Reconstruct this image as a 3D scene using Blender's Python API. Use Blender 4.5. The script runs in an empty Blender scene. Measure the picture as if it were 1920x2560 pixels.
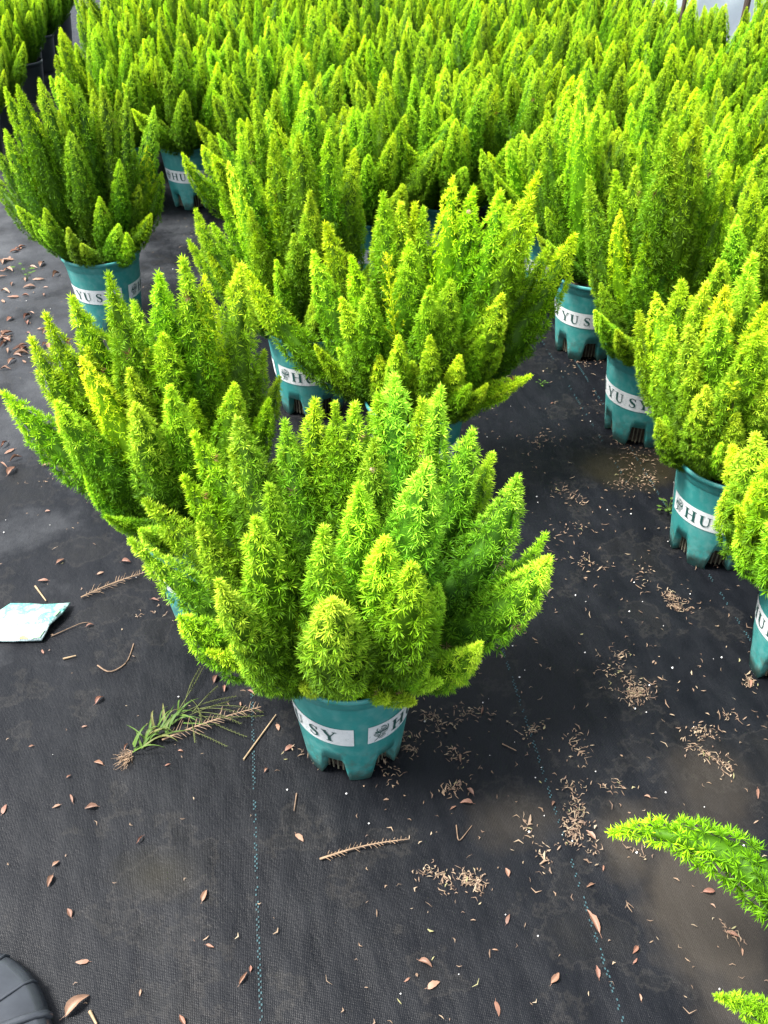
import bpy, bmesh, math, random
import numpy as np
from mathutils import Vector, Matrix

R = math.radians
sc = bpy.context.scene
col = sc.collection

# ---------------------------------------------------------------- camera, sky, sun, exposure
cam = bpy.data.cameras.new('camera')
cam.sensor_fit = 'VERTICAL'
cam.angle = 2 * math.atan(1280 / 2260)
cam.clip_start = 0.02
cam.clip_end = 500
cam_o = bpy.data.objects.new('camera', cam)
cam_o.location = (0, 0, 1.5)
cam_o.rotation_euler = (R(90 - 38.5), 0, 0)
col.objects.link(cam_o)
sc.camera = cam_o

SUN_EL, SUN_AZ = 60, -100          # azimuth measured from +Y towards +X
w = bpy.data.worlds.new('World')
sc.world = w
w.use_nodes = True
nt = w.node_tree
bg = nt.nodes['Background']
sky = nt.nodes.new('ShaderNodeTexSky')
sky.sky_type = 'NISHITA'
sky.sun_disc = False
sky.sun_elevation = R(SUN_EL)
sky.sun_rotation = R(SUN_AZ)
sky.dust_density = 3.0
sky.air_density = 1.2
hs = nt.nodes.new('ShaderNodeHueSaturation')
hs.inputs['Saturation'].default_value = 0.45
nt.links.new(sky.outputs[0], hs.inputs['Color'])
nt.links.new(hs.outputs[0], bg.inputs[0])
bg.inputs[1].default_value = 0.095

sun = bpy.data.lights.new('sun', 'SUN')
sun.energy = 2.7
sun.angle = R(16)
sun.color = (1.0, 0.97, 0.92)
sun_o = bpy.data.objects.new('sun', sun)
col.objects.link(sun_o)
sd = Vector((math.cos(R(SUN_EL)) * math.sin(R(SUN_AZ)), math.cos(R(SUN_EL)) * math.cos(R(SUN_AZ)), math.sin(R(SUN_EL))))
sun_o.rotation_euler = (-sd).to_track_quat('-Z', 'Y').to_euler()
sun_o.location = (-4, 1, 6)

vs = sc.view_settings
vs.view_transform = 'Standard'
vs.look = 'None'
vs.gamma = 1
vs.use_curve_mapping = False
vs.exposure = 2.3
sc.cycles.max_bounces = 7
sc.cycles.diffuse_bounces = 2
sc.cycles.transmission_bounces = 4

# ---------------------------------------------------------------- helpers
def link(o, parent=None):
    col.objects.link(o)
    if parent is not None:
        o.parent = parent
    return o

def mesh_np(name, V, F, mat, tone=None, smooth=False):
    """V (n,3), F list/array of quads or tris with one vertex count"""
    V = np.asarray(V, dtype=np.float32)
    F = np.asarray(F, dtype=np.int32)
    me = bpy.data.meshes.new(name)
    me.vertices.add(len(V))
    me.vertices.foreach_set('co', V.ravel())
    k = F.shape[1]
    me.loops.add(F.size)
    me.loops.foreach_set('vertex_index', F.ravel())
    me.polygons.add(len(F))
    me.polygons.foreach_set('loop_start', np.arange(0, F.size, k, dtype=np.int32))
    me.polygons.foreach_set('loop_total', np.full(len(F), k, dtype=np.int32))
    if smooth:
        me.polygons.foreach_set('use_smooth', np.ones(len(F), dtype=bool))
    me.update(calc_edges=True)
    if tone is not None:
        a = me.attributes.new('tone', 'FLOAT', 'POINT')
        a.data.foreach_set('value', np.asarray(tone, dtype=np.float32))
    if mat:
        me.materials.append(mat)
    return me

def mesh_py(name, V, F, mat, smooth=False):
    me = bpy.data.meshes.new(name)
    me.from_pydata(V, [], F)
    if smooth:
        for p in me.polygons:
            p.use_smooth = True
    me.materials.append(mat)
    return me

def obj(name, me, parent=None, loc=(0, 0, 0), rz=0.0):
    o = bpy.data.objects.new(name, me)
    o.location = loc
    o.rotation_euler = (0, 0, rz)
    return link(o, parent)

def tag(o, label=None, cat=None, group=None, kind=None):
    if label: o['label'] = label
    if cat: o['category'] = cat
    if group: o['group'] = group
    if kind: o['kind'] = kind
    return o

def empty(name, loc):
    o = bpy.data.objects.new(name, None)
    o.location = loc
    o.empty_display_size = 0.05
    return link(o)

class N:
    """small node helper"""
    def __init__(s, name):
        s.m = bpy.data.materials.new(name)
        s.m.use_nodes = True
        s.t = s.m.node_tree
        s.p = s.t.nodes['Principled BSDF']
        s.out = s.t.nodes['Material Output']
    def n(s, typ, **kw):
        x = s.t.nodes.new(typ)
        for k, v in kw.items():
            setattr(x, k, v)
        return x
    def l(s, a, b):
        s.t.links.new(a, b)
    def set(s, node, **kw):
        for k, v in kw.items():
            node.inputs[k.replace('_', ' ')].default_value = v
    def coord(s):
        return s.n('ShaderNodeTexCoord').outputs['Object']
    def noise(s, vec, scale, detail=4, rough=0.55):
        x = s.n('ShaderNodeTexNoise')
        x.inputs['Scale'].default_value = scale
        x.inputs['Detail'].default_value = detail
        x.inputs['Roughness'].default_value = rough
        if vec is not None: s.l(vec, x.inputs['Vector'])
        return x.outputs['Fac']
    def ramp(s, fac, stops):
        x = s.n('ShaderNodeValToRGB')
        e = x.color_ramp.elements
        while len(e) < len(stops): e.new(0.5)
        for el, (p, c) in zip(e, stops):
            el.position = p
            el.color = (c, c, c, 1) if isinstance(c, (int, float)) else (*c, 1)
        s.l(fac, x.inputs[0])
        return x.outputs[0]
    def math(s, op, a, b=None, clamp=False):
        x = s.n('ShaderNodeMath', operation=op, use_clamp=clamp)
        for i, v in enumerate((a, b)):
            if v is None: continue
            if isinstance(v, (int, float)): x.inputs[i].default_value = v
            else: s.l(v, x.inputs[i])
        return x.outputs[0]
    def mix(s, fac, a, b, typ='MIX'):
        x = s.n('ShaderNodeMix', data_type='RGBA', blend_type=typ)
        for i, v in ((0, fac), (6, a), (7, b)):
            if isinstance(v, (int, float)): x.inputs[i].default_value = v
            elif isinstance(v, tuple): x.inputs[i].default_value = (*v, 1)
            else: s.l(v, x.inputs[i])
        return x.outputs[2]
    def bump(s, h, strength, dist, prev=None):
        x = s.n('ShaderNodeBump')
        x.inputs['Strength'].default_value = strength
        x.inputs['Distance'].default_value = dist
        s.l(h, x.inputs['Height'])
        if prev is not None: s.l(prev, x.inputs['Normal'])
        return x.outputs[0]
    def col(s, c):
        if isinstance(c, tuple): s.p.inputs['Base Color'].default_value = (*c, 1)
        else: s.l(c, s.p.inputs['Base Color'])
    def rough(s, r):
        if isinstance(r, (int, float)): s.p.inputs['Roughness'].default_value = r
        else: s.l(r, s.p.inputs['Roughness'])

# ---------------------------------------------------------------- materials
ROW = R(8.1)                     # the rows and the mat's weave lean this far to the left of +Y

def mat_foliage(name, stops, trans=0.35):
    m = N(name)
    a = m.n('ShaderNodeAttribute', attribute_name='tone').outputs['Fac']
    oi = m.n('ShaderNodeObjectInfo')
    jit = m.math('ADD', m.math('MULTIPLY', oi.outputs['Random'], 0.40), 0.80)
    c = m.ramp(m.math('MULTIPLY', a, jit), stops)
    c = m.mix(1.0, c, oi.outputs['Color'], 'MULTIPLY')
    h = m.n('ShaderNodeHueSaturation')
    m.l(m.math('ADD', m.math('MULTIPLY', oi.outputs['Random'], 0.020), 0.484), h.inputs['Hue'])
    m.l(c, h.inputs['Color'])
    c = h.outputs[0]
    m.col(c)
    m.rough(0.5)
    m.set(m.p, Specular_IOR_Level=0.16)
    tr = m.n('ShaderNodeBsdfTranslucent')
    m.l(m.mix(1.0, c, (1.25, 1.1, 0.6), 'MULTIPLY'), tr.inputs[0])
    mx = m.n('ShaderNodeMixShader')
    mx.inputs[0].default_value = trans
    m.l(m.p.outputs[0], mx.inputs[1])
    m.l(tr.outputs[0], mx.inputs[2])
    m.l(mx.outputs[0], m.out.inputs[0])
    return m.m

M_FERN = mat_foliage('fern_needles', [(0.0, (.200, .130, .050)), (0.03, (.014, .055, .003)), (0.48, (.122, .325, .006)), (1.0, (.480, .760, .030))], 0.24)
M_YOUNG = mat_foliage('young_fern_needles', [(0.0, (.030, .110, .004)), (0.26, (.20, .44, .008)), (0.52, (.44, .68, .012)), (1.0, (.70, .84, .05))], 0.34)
M_WEED = mat_foliage('weed_blades', [(0.0, (.16, .15, .06)), (0.35, (.05, .11, .02)), (1.0, (.09, .17, .03))], 0.3)

def mat_pot():
    m = N('teal_plastic')
    co = m.coord()
    n1 = m.noise(co, 14, 5, 0.6)
    n2 = m.noise(co, 60, 3)
    c = m.ramp(n1, [(0.3, (.016, .155, .145)), (0.7, (.024, .205, .192))])
    dust = m.ramp(m.math('MULTIPLY', n1, n2), [(0.20, 0.0), (0.38, 0.55)])
    c = m.mix(dust, c, (.095, .24, .225))
    sep = m.n('ShaderNodeSeparateXYZ')
    m.l(co, sep.inputs[0])
    n3 = m.noise(co, 45, 6, 0.7)
    low = m.ramp(sep.outputs[2], [(0.0, 0.55), (0.09, 0.30), (0.20, 0.16)])
    splash = m.ramp(m.math('ADD', n3, m.math('SUBTRACT', low, 0.5)), [(0.38, 0.0), (0.62, 0.75)])
    c = m.mix(splash, c, (.060, .075, .055))
    m.col(c)
    m.l(m.ramp(n2, [(0.3, 0.46), (0.7, 0.62)]), m.p.inputs['Roughness'])
    wv = m.n('ShaderNodeTexWave', wave_type='BANDS', bands_direction='Z')
    m.set(wv, Scale=70.0, Distortion=0.6, Detail=2.0)
    m.l(co, wv.inputs['Vector'])
    m.l(m.bump(wv.outputs['Fac'], 0.12, 0.0008, m.bump(n2, 0.15, 0.001)), m.p.inputs['Normal'])
    return m.m
M_POT = mat_pot()

def mat_plain(name, c, r=0.5, var=0.15, scale=30, bump=0.0, spec=0.5):
    m = N(name)
    n = m.noise(m.coord(), scale, 5)
    lo = tuple(x * (1 - var) for x in c)
    hi = tuple(x * (1 + var) for x in c)
    m.col(m.ramp(n, [(0.3, lo), (0.7, hi)]))
    m.rough(r)
    m.set(m.p, Specular_IOR_Level=spec)
    if bump:
        m.l(m.bump(n, bump, 0.004), m.p.inputs['Normal'])
    return m.m

def mat_band():
    m = N('white_print')
    co = m.coord()
    n = m.noise(co, 40, 6, 0.7)
    n2 = m.noise(co, 150, 4, 0.7)
    c = m.ramp(n, [(0.3, (.44, .46, .46)), (0.6, (.56, .58, .58))])
    c = m.mix(m.ramp(n2, [(0.62, 0.0), (0.70, 0.75)]), c, (.10, .24, .22))
    c = m.mix(m.ramp(n, [(0.58, 0.0), (0.75, 0.5)]), c, (.24, .22, .17))
    m.col(c); m.rough(0.5)
    return m.m
M_BAND = mat_band()
M_LETTER = mat_plain('teal_print', (.010, .060, .053), 0.45, 0.2, 60)
M_SOIL = mat_plain('potting_soil', (.030, .020, .013), 0.95, 0.5, 90, 0.8)
M_RIB = mat_plain('root_and_plastic_ribs', (.075, .070, .045), 0.8, 0.5, 60)
M_BLACKPOT = mat_plain('black_plastic', (.030, .034, .040), 0.30, 0.25, 20)
M_WOOD = mat_plain('dark_post_wood', (.045, .028, .020), 0.8, 0.4, 20, 0.3)
M_STRAW = mat_plain('dry_straw', (.24, .17, .095), 0.75, 0.35, 40)
M_DRYFROND = mat_plain('dry_frond', (.19, .125, .075), 0.75, 0.35, 60)
M_TWIG = mat_plain('dead_twig', (.14, .09, .055), 0.8, 0.4, 60)
M_PERLITE = mat_plain('perlite', (.45, .44, .42), 0.8, 0.1, 200)
M_SNAIL = mat_plain('snail_shell', (.32, .21, .12), 0.4, 0.3, 300)
M_DASH = mat_plain('teal_marking_thread', (.010, .042, .050), 0.7, 0.5, 40)

def mat_leaf():
    m = N('dead_leaf')
    oi = m.n('ShaderNodeObjectInfo').outputs['Random']
    c = m.ramp(oi, [(0.0, (.175, .078, .052)), (0.35, (.21, .110, .068)), (0.7, (.25, .150, .095)), (1.0, (.12, .058, .038))])
    n = m.noise(m.coord(), 160, 4)
    c = m.mix(m.ramp(n, [(0.35, 0.0), (0.7, 0.55)]), c, (.06, .03, .018))
    m.col(c)
    m.rough(0.6)
    return m.m
M_LEAF = mat_leaf()

def mat_litter():
    m = N('dry_needles')
    c = m.ramp(m.n('ShaderNodeAttribute', attribute_name='tone').outputs['Fac'],
               [(0.0, (.085, .050, .032)), (0.5, (.165, .108, .066)), (0.85, (.24, .185, .12)), (1.0, (.18, .17, .07))])
    m.col(c)
    m.rough(0.7)
    return m.m
M_LITTER = mat_litter()

def mat_ground():
    m = N('black_weed_mat')
    co = m.coord()
    mp = m.n('ShaderNodeMapping')
    mp.inputs['Rotation'].default_value = (0, 0, -ROW)
    m.l(co, mp.inputs['Vector'])
    rv = mp.outputs[0]
    # weave: ribs across and along
    wx = m.n('ShaderNodeTexWave', wave_type='BANDS', bands_direction='X')
    m.set(wx, Scale=108.0, Distortion=2.0, Detail=2.0, Detail_Scale=1.5)
    m.l(rv, wx.inputs['Vector'])
    wy = m.n('ShaderNodeTexWave', wave_type='BANDS', bands_direction='Y')
    m.set(wy, Scale=130.0, Distortion=2.0, Detail=2.0, Detail_Scale=1.5)
    m.l(rv, wy.inputs['Vector'])
    weave = m.math('MULTIPLY', wx.outputs['Fac'], wy.outputs['Fac'])
    # long shallow wrinkles
    ms = m.n('ShaderNodeMapping')
    ms.inputs['Scale'].default_value = (1.0, 0.45, 1)
    m.l(rv, ms.inputs['Vector'])
    big = m.noise(ms.outputs[0], 3.2, 3, 0.5)
    mid = m.noise(ms.outputs[0], 26, 5, 0.65)
    fine = m.noise(co, 240, 3, 0.7)
    dirt = m.noise(co, 4.2, 7, 0.62)
    grain = m.noise(co, 420, 2, 0.8)
    def blob(x, y, rx, ry, soft=0.6):
        s1 = m.n('ShaderNodeMapping', vector_type='POINT')
        s1.inputs['Location'].default_value = (-x / rx, -y / ry, 0)
        s1.inputs['Scale'].default_value = (1 / rx, 1 / ry, 0)
        m.l(co, s1.inputs['Vector'])
        ln = m.n('ShaderNodeVectorMath', operation='LENGTH')
        m.l(s1.outputs[0], ln.inputs[0])
        d = m.math('ADD', ln.outputs['Value'], m.math('MULTIPLY', m.math('SUBTRACT', dirt, 0.5), 2.2))
        return m.ramp(d, [(max(0, 1 - soft), 1.0), (1.0, 0.0)])
    base = m.ramp(mid, [(0.3, (.0022, .0027, .0040)), (0.7, (.0044, .0052, .0070))])
    base = m.mix(m.ramp(dirt, [(0.52, 0.0), (0.75, 0.40)]), base, (.014, .013, .010))
    base = m.mix(m.math('MULTIPLY', blob(-2.15, 2.978, 1.5, 2.299, 0.9), 0.75), base, (.070, .073, .078))  # pale grey patch painted in for the sky glare on the left
    mud = m.math('MAXIMUM', blob(0.55, 0.789, .13, 0.219), blob(0.44, 0.92, .07, 0.109))
    mud = m.math('MAXIMUM', mud, m.math('MULTIPLY', blob(.64, 1.052, .12, 0.131), 0.7))
    mud = m.math('MAXIMUM', mud, m.math('MULTIPLY', blob(.25, 0.975, .10, 0.077), 0.6))
    base = m.mix(m.math('MULTIPLY', mud, 0.75), base, (.030, .025, .019))
    moss = m.math('MAXIMUM', blob(.69, 2.103, .20, 0.131), m.math('MULTIPLY', blob(-.40, 0.855, .10, 0.066), 0.5))
    base = m.mix(m.math('MULTIPLY', moss, 0.5), base, (.022, .018, .006))
    base = m.mix(m.math('MULTIPLY', m.math('MULTIPLY', weave, grain), 0.20), base, (.018, .020, .025))
    tide = m.ramp(dirt, [(0.545, 0.0), (0.56, 1.0), (0.575, 0.0)])
    base = m.mix(m.math('MULTIPLY', m.math('MULTIPLY', tide, fine), 0.3), base, (.050, .046, .040))
    specks = m.ramp(m.noise(co, 130, 6, 0.75), [(0.66, 0.0), (0.72, 0.8)])
    base = m.mix(specks, base, (.045, .036, .026))
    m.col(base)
    rg = m.ramp(mid, [(0.25, 0.34), (0.75, 0.52)])
    m.l(m.math('ADD', rg, m.math('MULTIPLY', mud, 0.12)), m.p.inputs['Roughness'])
    m.set(m.p, Specular_IOR_Level=0.16)
    crease = m.ramp(m.noise(ms.outputs[0], 4.5, 2, 0.45), [(0.38, 0.0), (0.5, 1.0), (0.62, 0.0)])
    b = m.bump(big, 0.45, 0.05)
    b = m.bump(crease, 0.10, 0.006, b)
    b = m.bump(mid, 0.35, 0.006, b)
    b = m.bump(weave, 0.35, 0.0008, b)
    b = m.bump(fine, 0.35, 0.0012, b)
    m.l(b, m.p.inputs['Normal'])
    return m.m
M_GROUND = mat_ground()

def mat_packet():
    m = N('printed_foil_sachet')
    co = m.coord()
    n = m.noise(co, 17, 4, 0.6)
    c = m.ramp(n, [(0.36, (.33, .44, .43)), (0.47, (.26, .42, .39)), (0.55, (.07, .30, .26)), (0.68, (.28, .43, .40))])
    n2 = m.noise(co, 9, 2)
    c = m.mix(m.ramp(n2, [(0.50, 0.0), (0.60, 0.8)]), c, (.36, .42, .43))
    m.col(c)
    m.rough(0.35)
    m.l(m.bump(m.noise(co, 30, 3, 0.6), 0.8, 0.012), m.p.inputs['Normal'])
    return m.m
M_PACKET = mat_packet()
M_ORANGE = mat_plain('orange_print', (.62, .30, .10), 0.4, 0.3, 60)
M_GREENPRINT = mat_plain('green_print', (.22, .55, .20), 0.4, 0.3, 60)
M_PRINT = mat_plain('grey_print', (.30, .45, .44), 0.4, 0.2, 60)

def mat_film():
    m = N('white_plastic_film')
    n = m.noise(m.coord(), 2.2, 4)
    m.col(m.ramp(n, [(0.35, (.50, .57, .62)), (0.65, (.66, .70, .72))]))
    m.rough(0.35)
    tr = m.n('ShaderNodeBsdfTranslucent')
    tr.inputs[0].default_value = (.8, .85, .9, 1)
    mx = m.n('ShaderNodeMixShader')
    mx.inputs[0].default_value = 0.45
    m.l(m.p.outputs[0], mx.inputs[1]); m.l(tr.outputs[0], mx.inputs[2]); m.l(mx.outputs[0], m.out.inputs[0])
    return m.m
M_FILM = mat_film()

# ---------------------------------------------------------------- the ground
S = 150
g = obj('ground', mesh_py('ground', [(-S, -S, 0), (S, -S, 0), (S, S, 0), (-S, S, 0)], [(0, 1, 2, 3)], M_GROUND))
tag(g, 'black woven weed mat covering the nursery ground', kind='structure')

def rv(v, u, z=0.0):
    """row coordinates (v across, u along the rows) to world"""
    return Vector((v * math.cos(ROW) - u * math.sin(ROW), v * math.sin(ROW) + u * math.cos(ROW), z))

def dash_line(v, u0, u1, seed, keep):
    rng = random.Random(seed)
    V, F = [], []
    u = u0
    k = 0
    while u < u1:
        if rng.random() < keep(u):
            for sgn in (-1, 1):
                if rng.random() < 0.85:
                    uu = u + (0.0045 if sgn > 0 else 0)
                    c = v + sgn * 0.0016 + 0.002 * math.sin(u * 5 + seed)
                    ln = rng.uniform(.0028, .0042)
                    i = len(V)
                    for a, b in ((-.0012, 0), (.0012, 0), (.0012, ln), (-.0012, ln)):
                        V.append(rv(c + a, uu + b, .0016))
                    F.append((i, i + 1, i + 2, i + 3))
        u += 0.009
    o = obj('marking_line', mesh_py('marking_line', V, F, M_DASH), g)
    return o
dash_line(-.102, .45, 1.7, 1, lambda u: 0.9 if u < 1.3 else .5)
dash_line(.457, .45, 2.8, 2, lambda u: 0.4 if .75 < u < .95 else (0.8 if u < 1.4 else .45))
dash_line(1.020, .8, 3.4, 3, lambda u: 0.6)
dash_line(.950, 1.9, 3.0, 4, lambda u: 0.3)

# ---------------------------------------------------------------- pot (built once, shared)
POT_H = 0.26
def pot_r(z):
    return 0.092 + (0.1195 - 0.092) * z / 0.235

def build_pot():
    NC = 144
    V, F = [], []
    def notch(th):
        """height of the lower edge: six feet, six arched notches between them"""
        a = (math.degrees(th) % 60) / 60          # 0.5 = middle of a notch, 0 = middle of a foot
        d = abs(a - 0.5)
        if d < 0.18: return 0.066
        if d < 0.205: return 0.062
        if d < 0.28: return 0.058 * (0.28 - d) / 0.075
        return 0.0
    rows = 7
    cols = []
    prof = [(pot_r(.225), .225), (pot_r(.225) + .0025, .228), (pot_r(.24) + .0025, .243), (.1235, .246), (.1292, .249), (.1302, .254), (.1296, .2585), (.1272, .260), (.1242, .2585), (.1212, .250), (.1170, .236)]
    for i in range(NC):
        th = 2 * math.pi * i / NC
        c, s = math.cos(th), math.sin(th)
        zb = notch(th)
        col_ = []
        r0 = pot_r(zb)
        for rr, zz in ((r0 - .020, zb + .002), (r0, zb)):
            col_.append((rr * c, rr * s, zz))
        for k in range(1, rows):
            z = zb + (.222 - zb) * k / (rows - 1)
            col_.append((pot_r(z) * c, pot_r(z) * s, z))
        for rr, zz in prof:
            col_.append((rr * c, rr * s, zz))
        cols.append(col_)
    n = len(cols[0])
    for c_ in cols: V += c_
    for i in range(NC):
        j = (i + 1) % NC
        for k in range(n - 1):
            F.append((i * n + k, j * n + k, j * n + k + 1, i * n + k + 1))
    # recessed inner base wall and floor, seen through the notches
    b0 = len(V)
    for i in range(48):
        th = 2 * math.pi * i / 48
        for rr, zz in ((.067, .004), (.073, .070), (.098, .072)):
            V.append((rr * math.cos(th), rr * math.sin(th), zz))
    for i in range(48):
        j = (i + 1) % 48
        for k in range(2):
            F.append((b0 + i * 3 + k, b0 + j * 3 + k, b0 + j * 3 + k + 1, b0 + i * 3 + k + 1))
    me = mesh_py('pot', V, F, M_POT, smooth=True)
    me.materials.append(M_SOIL)
    for p in list(me.polygons)[-96:]: p.material_index = 1  # dark soil material on the recessed plastic wall paints in its shade
    return me

def build_ribs():
    V, F = [], []
    for k in range(6):
        for q in range(5):
            th = R(30 + 60 * k + (q - 2) * 7.5)
            for (r0, z) in ((.0725, .006), (.0765, .064)):
                for dr in (0, .003):
                    for dt in (-R(1.1), R(1.1)):
                        V.append(((r0 + dr) * math.cos(th + dt), (r0 + dr) * math.sin(th + dt), z))
            b = len(V) - 8
            F += [(b + 2, b + 3, b + 7, b + 6), (b, b + 2, b + 6, b + 4), (b + 1, b + 5, b + 7, b + 3)]
    return mesh_py('vent_ribs', V, F, M_RIB)

def wrap(phi_deg, z, off):
    r = pot_r(z) + off
    return (r * math.cos(R(phi_deg)), r * math.sin(R(phi_deg)), z)

B0, B1, BZ0, BZ1 = 6.5, 173.5, .118, .168

def build_band():
    V, F = [], []
    n = 56
    for i in range(n + 1):
        for z in (BZ0, (BZ0 + BZ1) / 2, BZ1):
            V.append(wrap(B0 + (B1 - B0) * i / n, z, .0012))
    for i in range(n):
        for k in range(2):
            F.append((i * 3 + k, i * 3 + 3 + k, i * 3 + 4 + k, i * 3 + 1 + k))
    return mesh_py('label_band', V, F, M_BAND, smooth=True)

class Ink:
    def __init__(s): s.V, s.F, s.k = [], [], 0
    def ribbon(s, pts, widths, box):
        """pts in the unit box; box = (phi0, phi1, z0, z1)"""
        a0, a1, z0, z1 = box
        s.k += 1
        off = .0021 + .00012 * (s.k % 6)
        sx = R(a1 - a0) * .109
        sy = z1 - z0
        P = [Vector((p[0] * sx, p[1] * sy)) for p in pts]
        if isinstance(widths, (int, float)): widths = [widths] * len(P)
        # subdivide
        Q, W = [], []
        for i in range(len(P) - 1):
            m = max(1, int((P[i + 1] - P[i]).length / .004))
            for q in range(m):
                t = q / m
                Q.append(P[i].lerp(P[i + 1], t)); W.append(widths[i] + (widths[i + 1] - widths[i]) * t)
        Q.append(P[-1]); W.append(widths[-1])
        b = len(s.V)
        for i, p in enumerate(Q):
            d = (Q[min(i + 1, len(Q) - 1)] - Q[max(i - 1, 0)])
            d = d.normalized() if d.length else Vector((1, 0))
            nrm = Vector((-d.y, d.x)) * W[i] * sy * .5
            for sg in (1, -1):
                c = p + nrm * sg
                s.V.append(wrap(a0 + math.degrees(c.x / .109), z0 + c.y, off))
        for i in range(len(Q) - 1):
            s.F.append((b + 2 * i, b + 2 * i + 1, b + 2 * i + 3, b + 2 * i + 2))
    def letter(s, ch, box):
        T, t, sf = .20, .075, .06
        def serif(x, y, w=.30): s.ribbon([(x - w / 2, y), (x + w / 2, y)], sf, box)
        if ch == 'H':
            for x in (.2, .8):
                s.ribbon([(x, .03), (x, .97)], T, box); serif(x, .03, .38); serif(x, .97, .38)
            s.ribbon([(.28, .52), (.72, .52)], t, box)
        elif ch == 'I':
            s.ribbon([(.5, .03), (.5, .97)], T * 1.05, box); serif(.5, .03, .95); serif(.5, .97, .95)
        elif ch == 'U':
            s.ribbon([(.22, .97), (.22, .32), (.27, .15), (.40, .05), (.55, .035), (.68, .07), (.77, .18), (.80, .34), (.80, .97)],
                     [T, T, T * .9, T * .7, t * 1.3, t, t, t, t], box)
            serif(.22, .97, .42); serif(.80, .97, .34)
        elif ch == 'Y':
            s.ribbon([(.5, .03), (.5, .48)], T, box); serif(.5, .03, .42)
            s.ribbon([(.16, .97), (.50, .46)], T * .95, box)
            s.ribbon([(.86, .97), (.54, .46)], t, box); serif(.16, .97, .36); serif(.86, .97, .30)
        elif ch == 'S':
            pts = [(.82, .72), (.78, .84), (.66, .94), (.5, .97), (.33, .93), (.22, .82), (.22, .70), (.34, .60), (.5, .52), (.68, .44), (.80, .32), (.80, .19), (.70, .08), (.52, .03), (.34, .06), (.22, .15), (.17, .28)]
            ws = [.06, .06, .07, .08, .10, .14, .18, .21, .23, .21, .18, .14, .10, .08, .07, .06, .06]
            s.ribbon(pts, ws, box)
            s.ribbon([(.82, .70), (.82, .97)], .05, box); s.ribbon([(.17, .03), (.17, .31)], .05, box)
    def rose(s, box):
        def arc(cx, cy, rx, ry, a0, a1, n=10, tl=0.0):
            out = []
            for i in range(n + 1):
                a = R(a0 + (a1 - a0) * i / n)
                x, y = rx * math.cos(a), ry * math.sin(a)
                out.append((cx + x * math.cos(tl) - y * math.sin(tl), cy + x * math.sin(tl) + y * math.cos(tl)))
            return out
        # bloom: nested petals
        s.ribbon(arc(.55, .76, .34, .22, 150, 400), [.02] + [.045] * 9 + [.02], box)
        s.ribbon(arc(.53, .78, .22, .14, 200, 480), [.02] + [.035] * 9 + [.02], box)
        s.ribbon(arc(.56, .79, .11, .08, 20, 330), .03, box)
        s.ribbon(arc(.40, .66, .26, .12, 175, 330), [.015] + [.07] * 9 + [.015], box)
        s.ribbon(arc(.72, .66, .20, .10, 200, 360), [.015] + [.045] * 9 + [.015], box)
        # stem, leaves
        s.ribbon([(.48, .56), (.42, .36), (.30, .16), (.10, .0)], [.04, .04, .035, .03], box)
        for cx, cy, tl in ((.70, .42, .5), (.22, .40, 2.5), (.55, .20, .25)):
            s.ribbon(arc(cx, cy, .20, .075, 0, 360, 14, tl), .022, box)
            s.ribbon([(cx - .18 * math.cos(tl), cy - .18 * math.sin(tl)), (cx + .16 * math.cos(tl), cy + .16 * math.sin(tl))], .022, box)

def build_letters():
    k = Ink()
    z0, z1 = .1285, .1575
    for ch, a, b in (('H', 31, 48), ('U', 51.5, 67), ('I', 70, 78), ('Y', 88, 103), ('U', 106, 121), ('S', 128.5, 140.5), ('Y', 143.5, 158)):
        k.letter(ch, (a, b, z0, z1))
    q = Ink()
    q.rose((11, 28.5, .122, .165))
    return mesh_py('lettering', k.V, k.F, M_LETTER), mesh_py('rose_emblem', q.V, q.F, M_LETTER)

def build_soil():
    rng = random.Random(3)
    V, F = [(0, 0, .237)], []
    for ring, rr in enumerate((.04, .08, .1175)):
        for i in range(20):
            a = 2 * math.pi * i / 20
            V.append((rr * math.cos(a), rr * math.sin(a), .234 + rng.uniform(-.004, .004)))
    for i in range(20):
        j = (i + 1) % 20
        F.append((0, 1 + i, 1 + j))
        for q in range(2):
            b = 1 + q * 20
            F.append((b + i, b + 20 + i, b + 20 + j, b + j))
    return mesh_py('soil', V, F, M_SOIL, smooth=True)

POT, RIBS, BAND, SOIL = build_pot(), build_ribs(), build_band(), build_soil()
LETTERS, ROSE = build_letters()

def build_blackpot():
    V, F = [], []
    prof = [(.080, 0), (.095, .09), (.108, .20), (.110, .205), (.114, .206), (.114, .224), (.108, .225), (.105, .20)]
    NC = 40
    for i in range(NC):
        th = 2 * math.pi * i / NC
        for rr, z in prof: V.append((rr * math.cos(th), rr * math.sin(th), z))
    n = len(prof)
    for i in range(NC):
        j = (i + 1) % NC
        for k in range(n - 1): F.append((i * n + k, j * n + k, j * n + k + 1, i * n + k + 1))
    return mesh_py('black_pot', V, F, M_BLACKPOT, smooth=True)
BLACKPOT = build_blackpot()

# ---------------------------------------------------------------- fronds (plumes of needle rosettes)
def axis(L, bend, s):
    """arc with its chord on +Z from the origin; bulges to +X"""
    n = 200
    ss = np.linspace(0, 1, n + 1)
    psi = bend / 2 - bend * ss
    dx = np.sin(psi); dz = np.cos(psi)
    x = np.concatenate([[0], np.cumsum((dx[1:] + dx[:-1]) / 2)]) / n
    z = np.concatenate([[0], np.cumsum((dz[1:] + dz[:-1]) / 2)]) / n
    k = L / z[-1]
    p = np.stack([np.interp(s, ss, x) * k, np.zeros_like(s), np.interp(s, ss, z) * k], 1)
    a = np.interp(s, ss, psi)
    T = np.stack([np.sin(a), np.zeros_like(a), np.cos(a)], 1)
    N1 = np.stack([np.cos(a), np.zeros_like(a), -np.sin(a)], 1)
    return p, T, N1

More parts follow.
